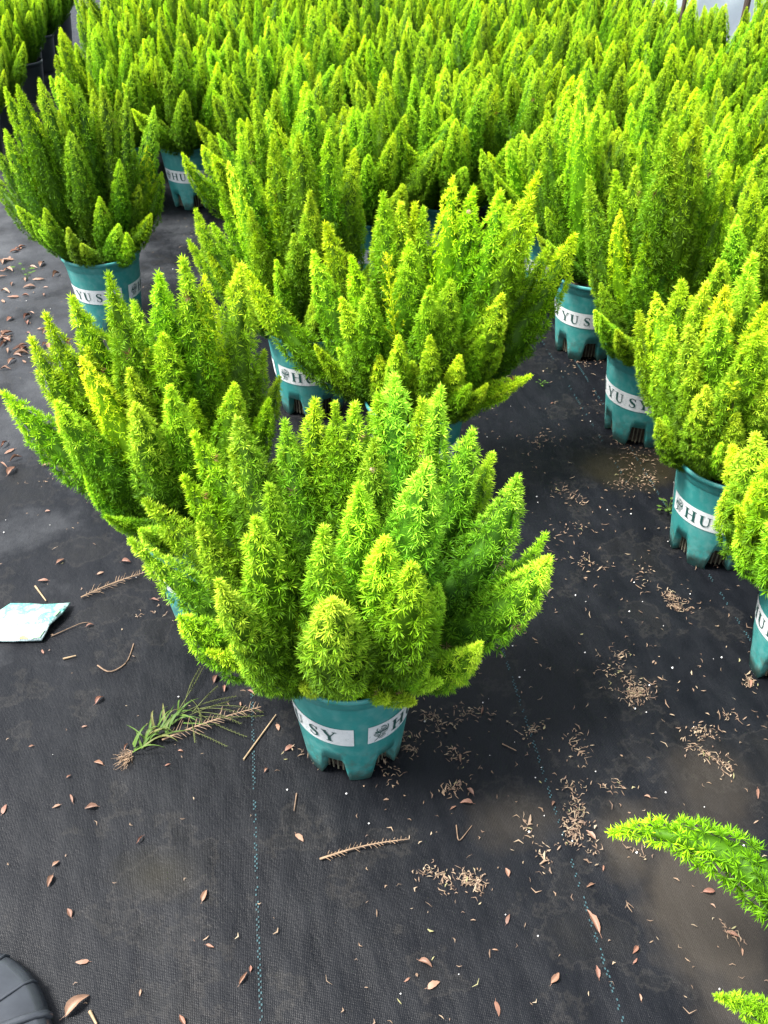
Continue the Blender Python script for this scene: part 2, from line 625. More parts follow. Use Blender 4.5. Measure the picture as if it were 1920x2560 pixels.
def unit(v):
    return v / np.maximum(np.linalg.norm(v, axis=-1, keepdims=True), 1e-9)

def needles(base, d, ln, wd, rng):
    """folded rhombus blades; base, d (m,3), ln (m,), returns V (4m,3), F (2m,3)"""
    m = len(base)
    side = unit(np.cross(d, rng.normal(size=(m, 3))))
    nrm = np.cross(side, d)
    tip = base + d * ln[:, None] + nrm * (rng.normal(size=(m, 1)) * .08) * ln[:, None]
    mid = base + d * (ln * .5)[:, None] + nrm * (.25 * wd)
    V = np.stack([base, mid + side * wd / 2, tip, mid - side * wd / 2], 1).reshape(-1, 3)
    i = np.arange(m)[:, None] * 4
    F = np.concatenate([i + np.array([[0, 1, 2]]), i + np.array([[0, 2, 3]])], 0)
    return V, F

def tube(P, rad, sides=4):
    P = np.asarray(P, float)
    n = len(P)
    T = unit(np.gradient(P, axis=0))
    ref = np.array([0.3, 0.9, 0.1])
    A = unit(np.cross(T, ref)); B = np.cross(T, A)
    rad = np.broadcast_to(np.asarray(rad, float), (n,))
    V = []
    for k in range(sides):
        a = 2 * math.pi * k / sides
        V.append(P + (A * math.cos(a) + B * math.sin(a)) * rad[:, None])
    V = np.stack(V, 1).reshape(-1, 3)
    F = []
    for i in range(n - 1):
        for k in range(sides):
            j = (k + 1) % sides
            F += [(i * sides + k, i * sides + j, (i + 1) * sides + j), (i * sides + k, (i + 1) * sides + j, (i + 1) * sides + k)]
    return V, np.array(F)

def build_plume(name, seed, L, Rm, bend, mat, n_ros=250, per=13, nl=.0118, wd=.0015, star=False):
    rng = np.random.default_rng(seed)
    # positions along the stem, denser where the plume is fat
    sg = np.linspace(0.02, 1.0, 400)
    def prof(s):
        lo = .42 + .58 * np.clip(s / .42, 0, 1)
        hi = np.clip((1.0 - s) / .55, 0, 1) ** .55
        return np.minimum(lo, hi) * .95 + .05
    dens = prof(sg) + .22
    cdf = np.cumsum(dens); cdf /= cdf[-1]
    s = np.interp((np.arange(n_ros) + rng.random(n_ros)) / n_ros, cdf, sg)
    phi = np.arange(n_ros) * 2.39996 + rng.normal(0, .25, n_ros)
    p, T, N1 = axis(L, bend, s)
    N2 = np.tile([[0., 1., 0.]], (n_ros, 1))
    o = N1 * np.cos(phi)[:, None] + N2 * np.sin(phi)[:, None]
    lump = 1 + .07 * np.sin(phi * 2 + s * 17 + seed) * np.sin(s * 31 + seed * 2.1) + rng.normal(0, .05, n_ros)
    inner = rng.random(n_ros) < (.26 if star else .18)
    rr = Rm * prof(s) * lump
    rr = np.where(inner, rr * rng.uniform(.4, .75, n_ros), rr)
    rc = np.maximum(rr - nl * .60, 0)
    e = np.radians(rng.uniform(8, 34, n_ros)) + np.clip((s - .80) / .2, 0, 1) * .7
    b = unit(o * np.cos(e)[:, None] + T * np.sin(e)[:, None])
    c = p + o * rc[:, None] + T * (rc * .30)[:, None]
    # needles of every rosette
    k = np.arange(per)
    az = (k[None, :] * 2 * math.pi / per * 1.0) + rng.random((n_ros, 1)) * 6.28 + rng.normal(0, .25, (n_ros, per))
    po = np.radians(np.where(k[None, :] % 3 == 0, rng.uniform(8, 35, (n_ros, per)), rng.uniform(45, 88, (n_ros, per))))
    if star:      # clear whorls: an outer ring of needles and a few pointing out
        az = k[None, :] * 2 * math.pi / per + rng.random((n_ros, 1)) * 6.28 + rng.normal(0, .13, (n_ros, per))
        po = np.radians(np.where(k[None, :] % 4 == 0, rng.uniform(5, 32, (n_ros, per)), rng.uniform(48, 80, (n_ros, per))))
    A = unit(np.cross(b, rng.normal(size=(n_ros, 3)))); B = np.cross(b, A)
    d = (b[:, None] * np.cos(po)[..., None] + (A[:, None] * np.cos(az)[..., None] + B[:, None] * np.sin(az)[..., None]) * np.sin(po)[..., None])
    base = np.repeat(c, per, 0) + rng.normal(0, .0006, (n_ros * per, 3))
    d = unit(d.reshape(-1, 3) + T.repeat(per, 0) * .10)
    ln = nl * rng.uniform(.72, 1.12, n_ros * per) * (1 - .35 * np.repeat(s, per) ** 3)
    V, F = needles(base, d, ln, wd, rng)
    tone_r = -.03 + .58 * s + .32 * np.clip((s - .5) / .5, 0, 1) + rng.normal(0, .07, n_ros) + np.where(inner, -.16, 0.0)  # young tips lighter; base and inner rosettes darkened further to paint in shade
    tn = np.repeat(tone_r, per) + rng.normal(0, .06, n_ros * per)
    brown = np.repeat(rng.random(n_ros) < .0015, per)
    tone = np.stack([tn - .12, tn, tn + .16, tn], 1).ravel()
    # short shoots and the main stem
    Vs, Fs, Ts = [V], [F], [np.where(np.repeat(brown, 4), 0.0, np.clip(tone, .09, 1))]
    off = len(V)
    v2, f2 = needles(p, unit(c - p + 1e-6), np.linalg.norm(c - p, axis=1) + .001, .0012, rng)
    Vs.append(v2); Fs.append(f2 + off); Ts.append(np.full(len(v2), .25)); off += len(v2)
    pp, _, _ = axis(L, bend, np.linspace(0, .97, 12))
    # opaque dark core standing in for inner shoots, added to stop light leaking through
    ns, nk = 14, 9
    sq = np.linspace(.03, .93, ns)
    cp, cT, cN = axis(L, bend, sq)
    an = np.arange(nk) / nk * 2 * math.pi
    rad = (np.maximum(Rm * prof(sq) - nl * .75, .0012) * .80)[:, None] * (1 + rng.normal(0, .10, (ns, nk)))
    vc = cp[:, None] + (cN[:, None] * np.cos(an)[None, :, None] + np.array([0, 1., 0])[None, None] * np.sin(an)[None, :, None]) * rad[..., None]
    fc = []
    for i in range(ns - 1):
        for q in range(nk):
            j = (q + 1) % nk
            fc += [(i * nk + q, i * nk + j, (i + 1) * nk + j), (i * nk + q, (i + 1) * nk + j, (i + 1) * nk + q)]
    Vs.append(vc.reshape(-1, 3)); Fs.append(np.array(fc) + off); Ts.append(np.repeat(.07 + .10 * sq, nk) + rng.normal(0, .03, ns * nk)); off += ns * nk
    v3, f3 = tube(pp, np.linspace(.0030, .0009, 12), 4)
    Vs.append(v3); Fs.append(f3 + off); Ts.append(np.full(len(v3), .12))
    return mesh_np(name, np.concatenate(Vs), np.concatenate(Fs), mat, np.concatenate(Ts))

def build_sprig(name, seed, L, Rm, bend):
    """young open frond: thin side shoots with tiny new needles, gaps between"""
    rng = np.random.default_rng(seed)
    nb = 46
    s = np.linspace(.12, .98, nb) + rng.normal(0, .01, nb)
    s = np.clip(s, .05, 1)
    p, T, N1 = axis(L, bend, s)
    phi = np.arange(nb) * 2.39996
    o = N1 * np.cos(phi)[:, None] + np.array([[0, 1., 0]]) * np.sin(phi)[:, None]
    Vs, Fs, Ts, off = [], [], [], 0
    for i in range(nb):
        l = Rm * (1.05 - .85 * s[i]) * rng.uniform(.8, 1.15) + .004
        d = unit(o[i] * .8 + T[i] * .75)
        q = np.linspace(0, 1, 7)[:, None]
        P = p[i] + d * l * q + T[i] * (q ** 2) * l * .25
        v, f = tube(P, np.linspace(.0009, .0005, 7), 3)
        Vs.append(v); Fs.append(f + off); Ts.append(np.full(len(v), .45)); off += len(v)
        m = 26
        t = rng.random(m)
        base = p[i] + d * l * t[:, None] + T[i] * (t[:, None] ** 2) * l * .25
        dd = unit(d + rng.normal(0, .75, (m, 3)) + T[i] * .3)
        v, f = needles(base, dd, rng.uniform(.004, .0075, m), .0013, rng)
        tn = np.repeat(.45 + .4 * s[i] + rng.normal(0, .1, m), 4)
        Vs.append(v); Fs.append(f + off); Ts.append(np.clip(tn, 0, 1)); off += len(v)
    pp, _, _ = axis(L, bend, np.linspace(0, 1, 12))
    v, f = tube(pp, np.linspace(.0025, .0007, 12), 4)
    Vs.append(v); Fs.append(f + off); Ts.append(np.full(len(v), .4))
    return mesh_np(name, np.concatenate(Vs), np.concatenate(Fs), M_YOUNG, np.concatenate(Ts))

FL = 0.36
PLUMES = {'w': [], 'n': [], 's': [], 'y': [], 'o': []}
BENDS = (0.12, 0.45, 0.85, 1.25)
sd_ = 10
for kind, Rm, nr in (('w', .049, 600), ('n', .040, 500), ('s', .033, 400)):
    PLUMES[kind.upper()] = []
    for b in BENDS:
        row, near = [], []
        for q in range(2):
            sd_ += 1
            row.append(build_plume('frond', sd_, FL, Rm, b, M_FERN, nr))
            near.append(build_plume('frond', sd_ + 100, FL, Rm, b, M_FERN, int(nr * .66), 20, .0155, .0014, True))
        PLUMES[kind].append(row)
        PLUMES[kind.upper()].append(near)
for b in BENDS:
    sd_ += 1
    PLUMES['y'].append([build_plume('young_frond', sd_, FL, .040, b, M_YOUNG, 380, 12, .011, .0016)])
    PLUMES['o'].append([build_sprig('young_sprig', sd_, FL, .047, b)])

PLUMES['Z'] = [[build_plume('frond', 300, FL, .046, 1.9, M_FERN, 260, 17, .0185, .0020, True)]] * 4

RNG = random.Random(20)

def add_frond(fern, base, root, tip, kind, droop=False, rng=RNG, bend=None, wid=1.0, bulge=None, tint=(1, 1, 1)):
    root, tip = Vector(root), Vector(tip)
    ch = tip - root
    L = ch.length
    c = ch / L
    tilt = math.acos(max(-1, min(1, c.z)))
    if bend is None:
        bend = tilt * .75 + rng.uniform(-.1, .25)
    i = min(range(4), key=lambda k: abs(BENDS[k] - abs(bend)))
    me = rng.choice(PLUMES[kind][i])
    x = Vector((0, 0, -1)) + c * c.z
    if bulge is not None: x = Vector(bulge) - c * c.dot(Vector(bulge))
    if x.length < .03: x = Vector((1, 0, 0)) - c * c.x
    x.normalize()
    if droop: x = -x
    x = (Matrix.Rotation(0 if bulge else rng.uniform(-.45, .45), 3, c) @ x)
    y = c.cross(x)
    o = bpy.data.objects.new('young_frond' if kind in ('y', 'o') else 'frond', me)
    k = L / FL
    kx = wid * (0.55 + 0.45 * k) * rng.uniform(.93, 1.07)
    m = Matrix((x, y, c)).transposed().to_4x4()
    o.matrix_local = Matrix.Translation(root - base) @ m @ Matrix.Diagonal((kx, kx, k, 1))
    v = rng.uniform(.84, 1.18)
    if kind in ('y', 'o'): v, tint = rng.uniform(.95, 1.1), ((1.02, 1.04, 1) if rng is RNG else (.88, 1.0, 1))
    o.color = (v * rng.uniform(.88, 1.18) * tint[0], v * tint[1], v * rng.uniform(.6, 1.3) * tint[2], 1)
    col.objects.link(o)
    o.parent = fern
    return o

def new_fern(pos, face=None, full=True, name='potted_fern', black=False):
    """empty + pot; face = angle of the print (degrees round the pot) turned to the camera"""
    base = Vector((pos[0], pos[1], 0))
    f = empty(name, base)
    rz = RNG.uniform(0, 6.28)
    if face is not None:
        rz = math.atan2(-pos[1], -pos[0]) - R(face)
    if black:
        obj('pot', BLACKPOT, f, (0, 0, 0.001), rz)
    else:
        p = obj('pot', POT, f, (0, 0, 0.001), rz)
        p.scale = (1.05, 1.05, 1.077)
        if full:
            tag(obj('vent_ribs', RIBS, p), kind='stuff')
            for k in range(2):
                obj('label_band', BAND, p, rz=math.pi * k)
                obj('lettering', LETTERS, p, rz=math.pi * k)
                obj('rose_emblem', ROSE, p, rz=math.pi * k)
    s = obj('soil', SOIL, f, (0, 0, -.035 if black else .018))
    s.scale = (.89, .89, 1) if black else (1.04, 1.04, 1)
    return f, base

def root_of(base, d, z=.250, rng=RNG):
    h = Vector((d[0], d[1], 0))
    if h.length > 0: h = h.normalized() * min(.078, .10 * Vector((d[0], d[1])).length / .3 + rng.uniform(0, .03))
    return base + h + Vector((rng.uniform(-.015, .015), rng.uniform(-.015, .015), z))

def filler(fern, base, n, lmax=.27, rng=RNG, tmax=48, kinds='nns'):
    for i in range(n):
        az = i * 2.4 + rng.uniform(-.3, .3)
        tilt = R(tmax * math.sqrt((i + .5) / n))
        L = rng.uniform(.7, 1.0) * lmax
        d = Vector((math.cos(az) * math.sin(tilt), math.sin(az) * math.sin(tilt), math.cos(tilt)))
        rt = root_of(base, d * .3, rng=rng)
        add_frond(fern, base, rt, rt + d * L, rng.choice(kinds), rng=rng)

def skirt(fern, base, n, rng=RNG, kinds='nns'):
    """short outer fronds that arch over the rim"""
    a0 = rng.uniform(0, 6.28)
    for i in range(n):
        az = a0 + 6.283 * i / n + rng.uniform(-.2, .2)
        h = Vector((math.cos(az), math.sin(az), 0))
        rt = base + h * rng.uniform(.02, .05) + Vector((0, 0, .25))
        tip = base + h * rng.uniform(.17, .24) + Vector((0, 0, rng.uniform(.37, .46)))
        add_frond(fern, base, rt, tip, rng.choice(kinds), bend=.6, rng=rng)

# tips of the free-standing ferns' fronds in metres: x,y,z,kind
HERO_FRONDS = {
 'A': '-0.258,1.339,0.641,w -0.35,1.384,0.584,n -0.27,1.32,0.593,s -0.177,1.355,0.628,n -0.122,1.373,0.661,n -0.087,1.373,0.653,s -0.052,1.375,0.652,n -0.098,1.36,0.611,w 0.018,1.387,0.701,w -0.01,1.379,0.668,n 0.1,1.374,0.685,n 0.068,1.372,0.662,s 0.082,1.359,0.623,n 0.066,1.121,0.705,w 0.157,1.342,0.615,w 0.205,1.401,0.525,n 0.231,1.261,0.575,w 0.305,1.307,0.405,s 0.281,1.152,0.485,w 0.159,1.029,0.405,n 0.04,0.982,0.62,w -0.074,0.925,0.602,w -0.075,1.028,0.575,o -0.195,1.066,0.638,w -0.181,1.136,0.651,n -0.039,1.113,0.668,n -0.088,1.03,0.652,n 0.002,1.017,0.643,n -0.246,0.985,0.585,n -0.24,1.008,0.445,w -0.347,1.09,0.405,w -0.457,1.244,0.445,n -0.367,1.329,0.525,n -0.455,1.361,0.445,n -0.016,1.242,0.665,n -0.193,1.013,0.345,n -0.136,1.001,0.325,n -0.05,0.973,0.364,n 0.006,0.984,0.315,n 0.051,0.981,0.315,n 0.095,1.007,0.335,n -0.303,1.066,0.345,n 0.09,1.094,0.475,n -0.151,1.062,0.445,n -0.33,1.253,0.475,n -0.042,1.123,0.525,n',
 'B': '-0.779,1.6,0.538,w -0.643,1.522,0.565,w -0.721,1.666,0.628,n -0.69,1.692,0.669,n -0.639,1.719,0.692,w -0.541,1.677,0.761,n -0.539,1.8,0.645,n -0.45,1.706,0.748,w -0.401,1.72,0.776,n -0.362,1.722,0.737,y -0.302,1.816,0.719,w -0.445,1.64,0.65,w -0.612,1.668,0.605,n -0.6,1.591,0.625,y -0.372,1.7,0.628,w -0.506,1.58,0.605,n -0.39,1.432,0.655,n -0.299,1.575,0.575,w -0.448,1.395,0.639,w -0.267,1.804,0.525,n -0.241,1.827,0.445,n -0.248,1.68,0.475,n -0.624,1.545,0.385,w -0.679,1.672,0.525,n -0.556,1.657,0.575,n -0.588,1.776,0.575,s -0.608,1.633,0.525,n -0.392,1.595,0.525,n -0.457,1.585,0.475,n -0.778,1.691,0.355,s -0.346,1.701,0.425,n -0.506,1.724,0.575,n -0.364,1.817,0.525,n -0.559,1.552,0.425,n -0.494,1.549,0.475,n',
 'C': '-1.131,3.001,0.793,n -1.069,3.028,0.804,n -1.003,3.052,0.808,n -0.965,3.062,0.779,n -0.943,3.137,0.747,n -0.894,3.082,0.771,n -1.22,3.041,0.652,n -1.142,3.105,0.685,y -0.969,3.105,0.685,y -0.927,3.138,0.712,w -0.826,3.095,0.737,n -0.762,3.176,0.685,n -0.792,3.15,0.585,y -0.759,3.14,0.485,n -0.853,2.986,0.575,n -0.914,2.902,0.485,n -0.893,3.068,0.645,n -0.99,2.971,0.665,w -1.1,3.1,0.665,w -1.361,3.183,0.475,n -1.2,2.93,0.445,n -1.082,2.854,0.465,n -1.17,3.062,0.625,n -1.064,3.132,0.685,n -0.826,3.083,0.575,n -0.873,3.248,0.625,n -0.985,2.963,0.575,n -1.143,3.005,0.525,n -0.818,3.042,0.475,n -1.192,3.053,0.774,n -1.293,3.107,0.575,n',
 'G': '-0.435,2.583,0.694,y -0.326,2.577,0.645,y -0.286,2.622,0.665,n -0.23,2.536,0.779,w -0.149,2.541,0.786,w -0.084,2.621,0.714,w -0.484,2.673,0.545,n -0.549,2.609,0.55,n -0.588,2.638,0.445,n -0.515,2.55,0.445,s -0.369,2.468,0.605,n -0.239,2.334,0.585,n -0.359,2.454,0.545,n -0.198,2.424,0.665,n -0.127,2.641,0.625,n -0.397,2.598,0.759,n -0.311,2.612,0.755,n -0.442,2.523,0.445,n -0.288,2.305,0.525,n -0.143,2.431,0.575,n -0.07,2.618,0.575,n -0.517,2.668,0.485,n -0.211,2.357,0.625,n -0.37,2.641,0.625,n',
 'F': '-0.145,2.192,0.665,w -0.172,2.111,0.625,w -0.003,2.132,0.762,n -0.023,2.16,0.665,n 0.039,2.13,0.741,n 0.074,2.129,0.737,s 0.093,2.128,0.728,n 0.16,2.129,0.801,y 0.209,2.122,0.777,n 0.27,2.111,0.773,w 0.306,2.201,0.714,n 0.351,2.092,0.818,n 0.371,2.179,0.668,n 0.407,2.159,0.62,n 0.465,2.15,0.654,w 0.008,1.966,0.685,o 0.058,2.01,0.695,w 0.173,2.146,0.685,w 0.153,1.952,0.625,w 0.281,2.007,0.565,w -0.037,1.943,0.605,w -0.1,1.965,0.575,n -0.349,2.147,0.574,n 0.067,1.898,0.445,n 0.178,1.891,0.465,n 0.369,1.99,0.355,n 0.338,1.973,0.345,s 0.311,1.968,0.305,s 0.033,1.874,0.525,n 0.409,2.136,0.445,n 0.227,2.075,0.575,n 0.104,1.92,0.625,n 0.268,2.222,0.605,n -0.08,2.087,0.625,n 0.105,1.874,0.525,n 0.24,1.97,0.475,n -0.013,1.927,0.445,n 0.168,1.89,0.385,n -0.171,2.014,0.425,s',
 'R1': '0.503,2.986,0.705,n 0.477,3.066,0.581,n 0.575,2.979,0.737,w 0.587,2.905,0.829,y 0.6,2.96,0.685,o 0.662,2.965,0.762,y 0.743,2.967,0.545,n 0.652,2.895,0.545,n 0.556,2.932,0.485,w 0.535,3.106,0.505,n 0.576,2.97,0.605,n 0.753,3.109,0.625,n 0.64,2.958,0.645,n 0.694,2.939,0.605,n 0.799,3.111,0.591,n 0.612,2.933,0.465,n',
 'R2': '0.633,2.4,0.625,y 0.728,2.458,0.685,w 0.774,2.389,0.645,w 0.868,2.515,0.625,w 0.62,2.674,0.525,w 0.562,2.514,0.675,n 0.631,2.504,0.694,n 0.679,2.493,0.707,n 0.787,2.386,0.859,w 0.728,2.404,0.858,n 0.863,2.449,0.785,n 0.905,2.446,0.485,w 0.999,2.488,0.445,n 0.973,2.553,0.565,w 0.909,2.425,0.727,n 0.6,2.503,0.425,n 0.709,2.465,0.321,s 0.739,2.46,0.347,s 0.741,2.397,0.822,n 0.705,2.366,0.585,n 0.808,2.364,0.565,n 0.64,2.555,0.485,n 0.758,2.357,0.505,n 0.691,2.354,0.485,n 0.847,2.449,0.731,n',
 'R3': '0.611,1.999,0.525,n 0.635,1.972,0.585,y 0.666,1.904,0.645,w 0.702,1.849,0.665,n 0.722,1.788,0.685,y 0.805,1.888,0.715,n 0.63,1.802,0.585,n 0.706,1.612,0.585,n 0.676,1.645,0.525,w 0.692,1.702,0.665,w 0.71,1.603,0.565,o 0.757,1.655,0.645,w 0.623,1.987,0.485,y 0.777,1.804,0.685,n 0.791,1.675,0.625,n 0.775,1.7,0.685,n 0.653,1.693,0.565,n 0.643,1.887,0.475,n 0.67,1.756,0.425,s 0.738,1.606,0.485,n 0.639,1.723,0.625,n 0.8,1.637,0.545,n 0.87,1.773,0.625,n 0.879,1.717,0.525,n',
 'R4': '0.691,1.487,0.485,w 0.693,1.409,0.565,w 0.672,1.415,0.425,n 0.69,1.352,0.385,w 0.688,1.346,0.505,n 0.691,1.3,0.625,w 0.721,1.264,0.665,n 0.789,1.301,0.665,w 0.675,1.182,0.585,w 0.721,1.131,0.625,n 0.853,1.251,0.575,n 0.905,1.21,0.475,n 0.69,1.053,0.525,n',
}
# fallen leaves x,y and drifts of needles x,y,spread,count
LEAVES = '-0.761,1.383 -0.614,1.177 -0.601,1.246 -0.341,1.276 -0.365,1.304 -0.302,1.235 -0.282,1.266 -0.613,1.056 -0.594,1.007 -0.552,0.987 -0.619,0.990 -0.446,0.919 -0.586,0.873 -0.587,0.840 -0.537,0.783 -0.289,0.725 -0.312,0.813 -0.494,0.699 -0.485,0.632 -0.389,0.651 -0.227,0.673 -0.217,0.689 -0.518,1.126 -0.407,1.116 -0.426,1.084 -0.217,1.175 -0.190,1.123 -0.231,1.071 -0.708,1.127 -0.676,1.464 -0.828,1.613 -0.543,1.547 -0.563,1.086 -0.716,0.984 -0.154,0.925 -0.139,1.115 -0.315,0.610 -0.696,1.643 -0.642,1.681 -0.805,1.685 0.355,0.768 0.416,0.719 0.347,0.684 0.408,0.644 0.277,0.673 0.068,0.697 0.037,0.671 0.079,0.664 0.210,0.772 0.390,0.865 0.502,1.011 0.714,1.018 0.566,0.795 0.566,0.819 0.131,0.987 0.320,0.996 0.165,1.022 0.179,0.627 0.183,0.719 0.219,0.857 0.151,1.099 0.141,1.120 0.205,1.218 0.361,0.832 0.156,0.996 0.786,1.290 0.380,0.931 0.585,0.745 0.591,0.716 0.412,0.701 -1.530,3.434 -1.517,3.444 -1.501,3.444 -1.450,3.310 -1.408,3.193 -1.435,3.158 -1.449,3.237 -1.299,3.215 -1.415,3.469 -1.390,3.494 -1.298,3.060 -1.304,3.023 -1.350,2.890 -1.323,2.852 -1.309,2.852 -1.322,2.815 -1.225,2.928 -1.203,2.913 -1.259,2.897 -1.247,2.778 -1.247,2.800 -1.238,2.750 -1.162,2.807 -1.532,3.671 -1.538,3.649 -1.525,3.676 -1.542,3.544 -1.556,3.524 -1.373,3.278 -1.360,3.352 -1.412,3.348 -1.360,3.007 -1.288,2.979 -1.366,3.206 -1.511,3.376 -1.338,2.874 -1.332,2.890 -1.322,2.837 -1.344,2.859 -1.320,2.874 -1.547,3.534 -1.537,3.555 -1.539,3.628 -1.240,2.778 -1.256,2.786 -1.216,2.920 -1.178,2.815 -1.113,2.197 -1.088,2.166 -1.057,2.126 -1.082,2.096 -1.050,2.067 -1.309,3.279 -1.301,3.390 -0.959,2.096 1.058,2.697 0.527,2.430 0.579,1.903 0.432,2.086 -0.896,1.886 -1.253,2.697 -1.255,2.643 -1.246,2.739 -1.212,2.697 -1.289,2.767'
CLUSTERS = '0.181,1.212,0.021,45 0.305,1.167,0.018,40 0.388,1.123,0.026,45 0.365,1.035,0.021,30 0.357,0.977,0.023,90 0.352,0.935,0.020,70 0.138,1.107,0.022,40 0.133,1.030,0.015,45 0.103,0.844,0.017,45 0.142,0.848,0.014,50 0.164,0.832,0.013,40 0.264,0.949,0.014,25 0.288,0.887,0.014,25 0.648,1.161,0.020,70 0.641,1.107,0.020,60 0.676,1.076,0.017,35 0.535,1.266,0.023,80 0.450,1.035,0.019,25 0.124,1.184,0.027,40 0.583,0.749,0.011,25 0.054,1.118,0.013,25 0.093,1.201,0.018,35 0.379,0.904,0.016,20 0.072,0.861,0.012,16 0.454,0.895,0.016,15 0.671,2.035,0.036,70 0.736,2.025,0.030,60 0.685,1.557,0.018,90 0.694,1.520,0.013,60 0.509,1.345,0.028,60 0.539,1.265,0.018,80 0.788,1.295,0.012,40 0.707,2.236,0.032,60 0.809,2.208,0.032,40 0.511,1.946,0.035,50 0.494,1.808,0.034,40 0.685,2.701,0.044,50 0.500,1.681,0.032,40 0.630,1.633,0.032,30 0.827,1.689,0.022,30 0.743,2.141,0.044,50 0.466,2.219,0.038,40 0.709,1.202,0.018,30 -0.151,1.106,0.024,20 0.000,1.096,0.032,70 0.032,1.145,0.020,30 -0.675,1.852,0.026,25 -0.909,2.048,0.067,20 -0.540,1.497,0.037,16 -0.425,3.352,0.094,30 -0.813,4.141,0.111,25'

# ---------------------------------------------------------------- the ferns standing free in front
HERO = {
    # key: (x, y, print angle facing the camera, label)
    'A': (-0.062, 1.145, 173, 'wide foxtail fern in teal pot standing alone in front, nearest the camera'),
    'B': (-0.400, 1.532, 172, 'spreading foxtail fern with two yellow plumes just left of the nearest fern'),
    'C': (-0.970, 2.976, 152, 'upright foxtail fern in teal pot beside the brown leaf litter at the left edge'),
    'F': (0.085, 2.012, 87, 'tall foxtail fern with bright yellow plumes directly behind the nearest fern'),
    'G': (-0.222, 2.435, 62, 'foxtail fern in teal pot reading HUI, behind the left of the yellow plumed fern'),
    'R1': (0.688, 2.795, 135, 'foxtail fern farthest back of the teal pots lining the dark aisle'),
    'R2': (0.761, 2.282, 148, 'large foxtail fern in teal pot reading YU SY, second along the dark aisle'),
    'R3': (0.825, 1.747, 70, 'foxtail fern in teal pot showing the rose and HUI, cut by the right edge'),
    'R4': (0.898, 1.337, 110, 'foxtail fern whose teal pot only shows its side at the right edge'),
}
BEHIND = {'R2': 0, 'R1': 0}
TINT = {'A': (1.12, 1.10, 1.6), 'B': (1.10, 1.06, 1.2), 'C': (.92, .90, 1), 'F': (1.22, 1.12, 1), 'R3': (1.25, 1.12, 1.3), 'R4': (1.2, 1.1, 1.3), 'R1': (.9, .9, 1), 'G': (1.05, 1.0, 1)}
FERNS = {}
SNAIL_AT = {}
for key, (x, y, face, label) in HERO.items():
    f, base = new_fern((x, y), face)
    tag(f, label, 'potted plant')
    FERNS[key] = (f, base)
    for i, t in enumerate(HERO_FRONDS[key].split()):
        a = t.split(',')
        tip = Vector((float(a[0]), float(a[1]), float(a[2])))
        low = tip.z < .365
        rt = root_of(base, tip - base)
        if low: rt = base + Vector(((base.x - rt.x) * .4, (base.y - rt.y) * .4, .25))
        fr = add_frond(f, base, rt, tip, a[3].upper() if a[3] in 'wns' and y < 2.5 else a[3], wid={'A': 1.20, 'B': 1.12, 'F': 1.10, 'R3': 1.15, 'R4': 1.25}.get(key, 1.03), bend=.35 if low else None, tint=TINT.get(key, (1, 1, 1)))
        SNAIL_AT[(key, i)] = (rt, tip)
    filler(f, base, 7, .22, kinds='NNS')
    if key != 'A': skirt(f, base, 9, kinds='NNS' if y < 2.5 else 'nns')

# a fern out of frame at the lower right, of which two fronds reach into view
f, base = new_fern((.66, .40), 40, True)
tag(f, 'foxtail fern outside the lower right corner, one thick arching frond reaching over the mat', 'potted plant')
add_frond(f, base, base + Vector((-.06, .06, .26)), (0.323, 0.723, .34), 'Z', bend=1.25, wid=1.0, bulge=(.72, .62, .25))
add_frond(f, base, base + Vector((-.07, .03, .255)), (0.395, 0.483, .38), 'N', bend=.45, wid=.85, bulge=(.5, .5, .5))
filler(f, base, 12, .24, kinds='NNS', tmax=30)

# ---------------------------------------------------------------- the field behind
def proj(p):
    v = Vector(p) - Vector((0, 0, 1.5))
    th = R(38.5)
    Z = v.y * math.cos(th) - v.z * math.sin(th)
    if Z < .05: return None
    return 960 + 2260 * v.x / Z, 1280 - 2260 * (v.y * math.sin(th) + v.z * math.cos(th)) / Z

def crowd_fern(pos, rng, n, black=False, full=False, face=None, hmax=.42, spread=46):
    f, base = new_fern(pos, face, full, black=black)
    zr = .20 if black else .25
    ga = rng.uniform(0, 6.28)
    for i in range(n):
        q = (i + .5) / n
        az = ga + i * 2.39996 + rng.uniform(-.25, .25)
        tilt = R(spread * q ** .62 + rng.uniform(-5, 5))
        L = (hmax - .10 * q) * rng.uniform(.80, 1.12)
        d = Vector((math.cos(az) * math.sin(tilt), math.sin(az) * math.sin(tilt), math.cos(tilt)))
        rt = root_of(base, d * .3, zr, rng)
        u = rng.random()
        kind = 'y' if u < .03 else ('o' if u < .045 else rng.choice('wwnnns'))
        add_frond(f, base, rt, rt + d * L, kind, rng=rng, wid=1.06, tint=(1.12, 1.07, 1))
    if full: skirt(f, base, 11, rng)
    return f

rng = random.Random(77)
taken = [Vector((v[0], v[1])) for v in HERO.values()]
START = {-.60: 4.30, -.28: 4.30, .10: 3.28, .40: 3.30, .73: 3.40, 1.075: 3.06, 1.45: 1.75, 1.83: 2.0, 2.21: 2.3, 2.59: 2.65, 2.97: 3.1, 3.35: 3.5, 3.73: 4.0}
GROUP = 'foxtail ferns crowded in the field behind'
ROWS = {-.60: 'the leftmost field row, behind the half hidden pot', -.28: 'the row behind the pot reading HUI YU S', .10: 'the row behind the pot reading HUI',
        .40: 'the row behind the yellow plumed fern', .73: 'the row in line with the dark aisle', 1.075: 'the row behind the aisle pots',
        1.45: 'the first row right of the aisle pots', 1.83: 'the second row right of the aisle pots', 2.21: 'the third row right of the aisle pots',
        2.59: 'the fourth row right of the aisle pots', 2.97: 'the fifth row right of the aisle pots', 3.35: 'the sixth row right of the aisle pots', 3.73: 'the seventh row right of the aisle pots'}
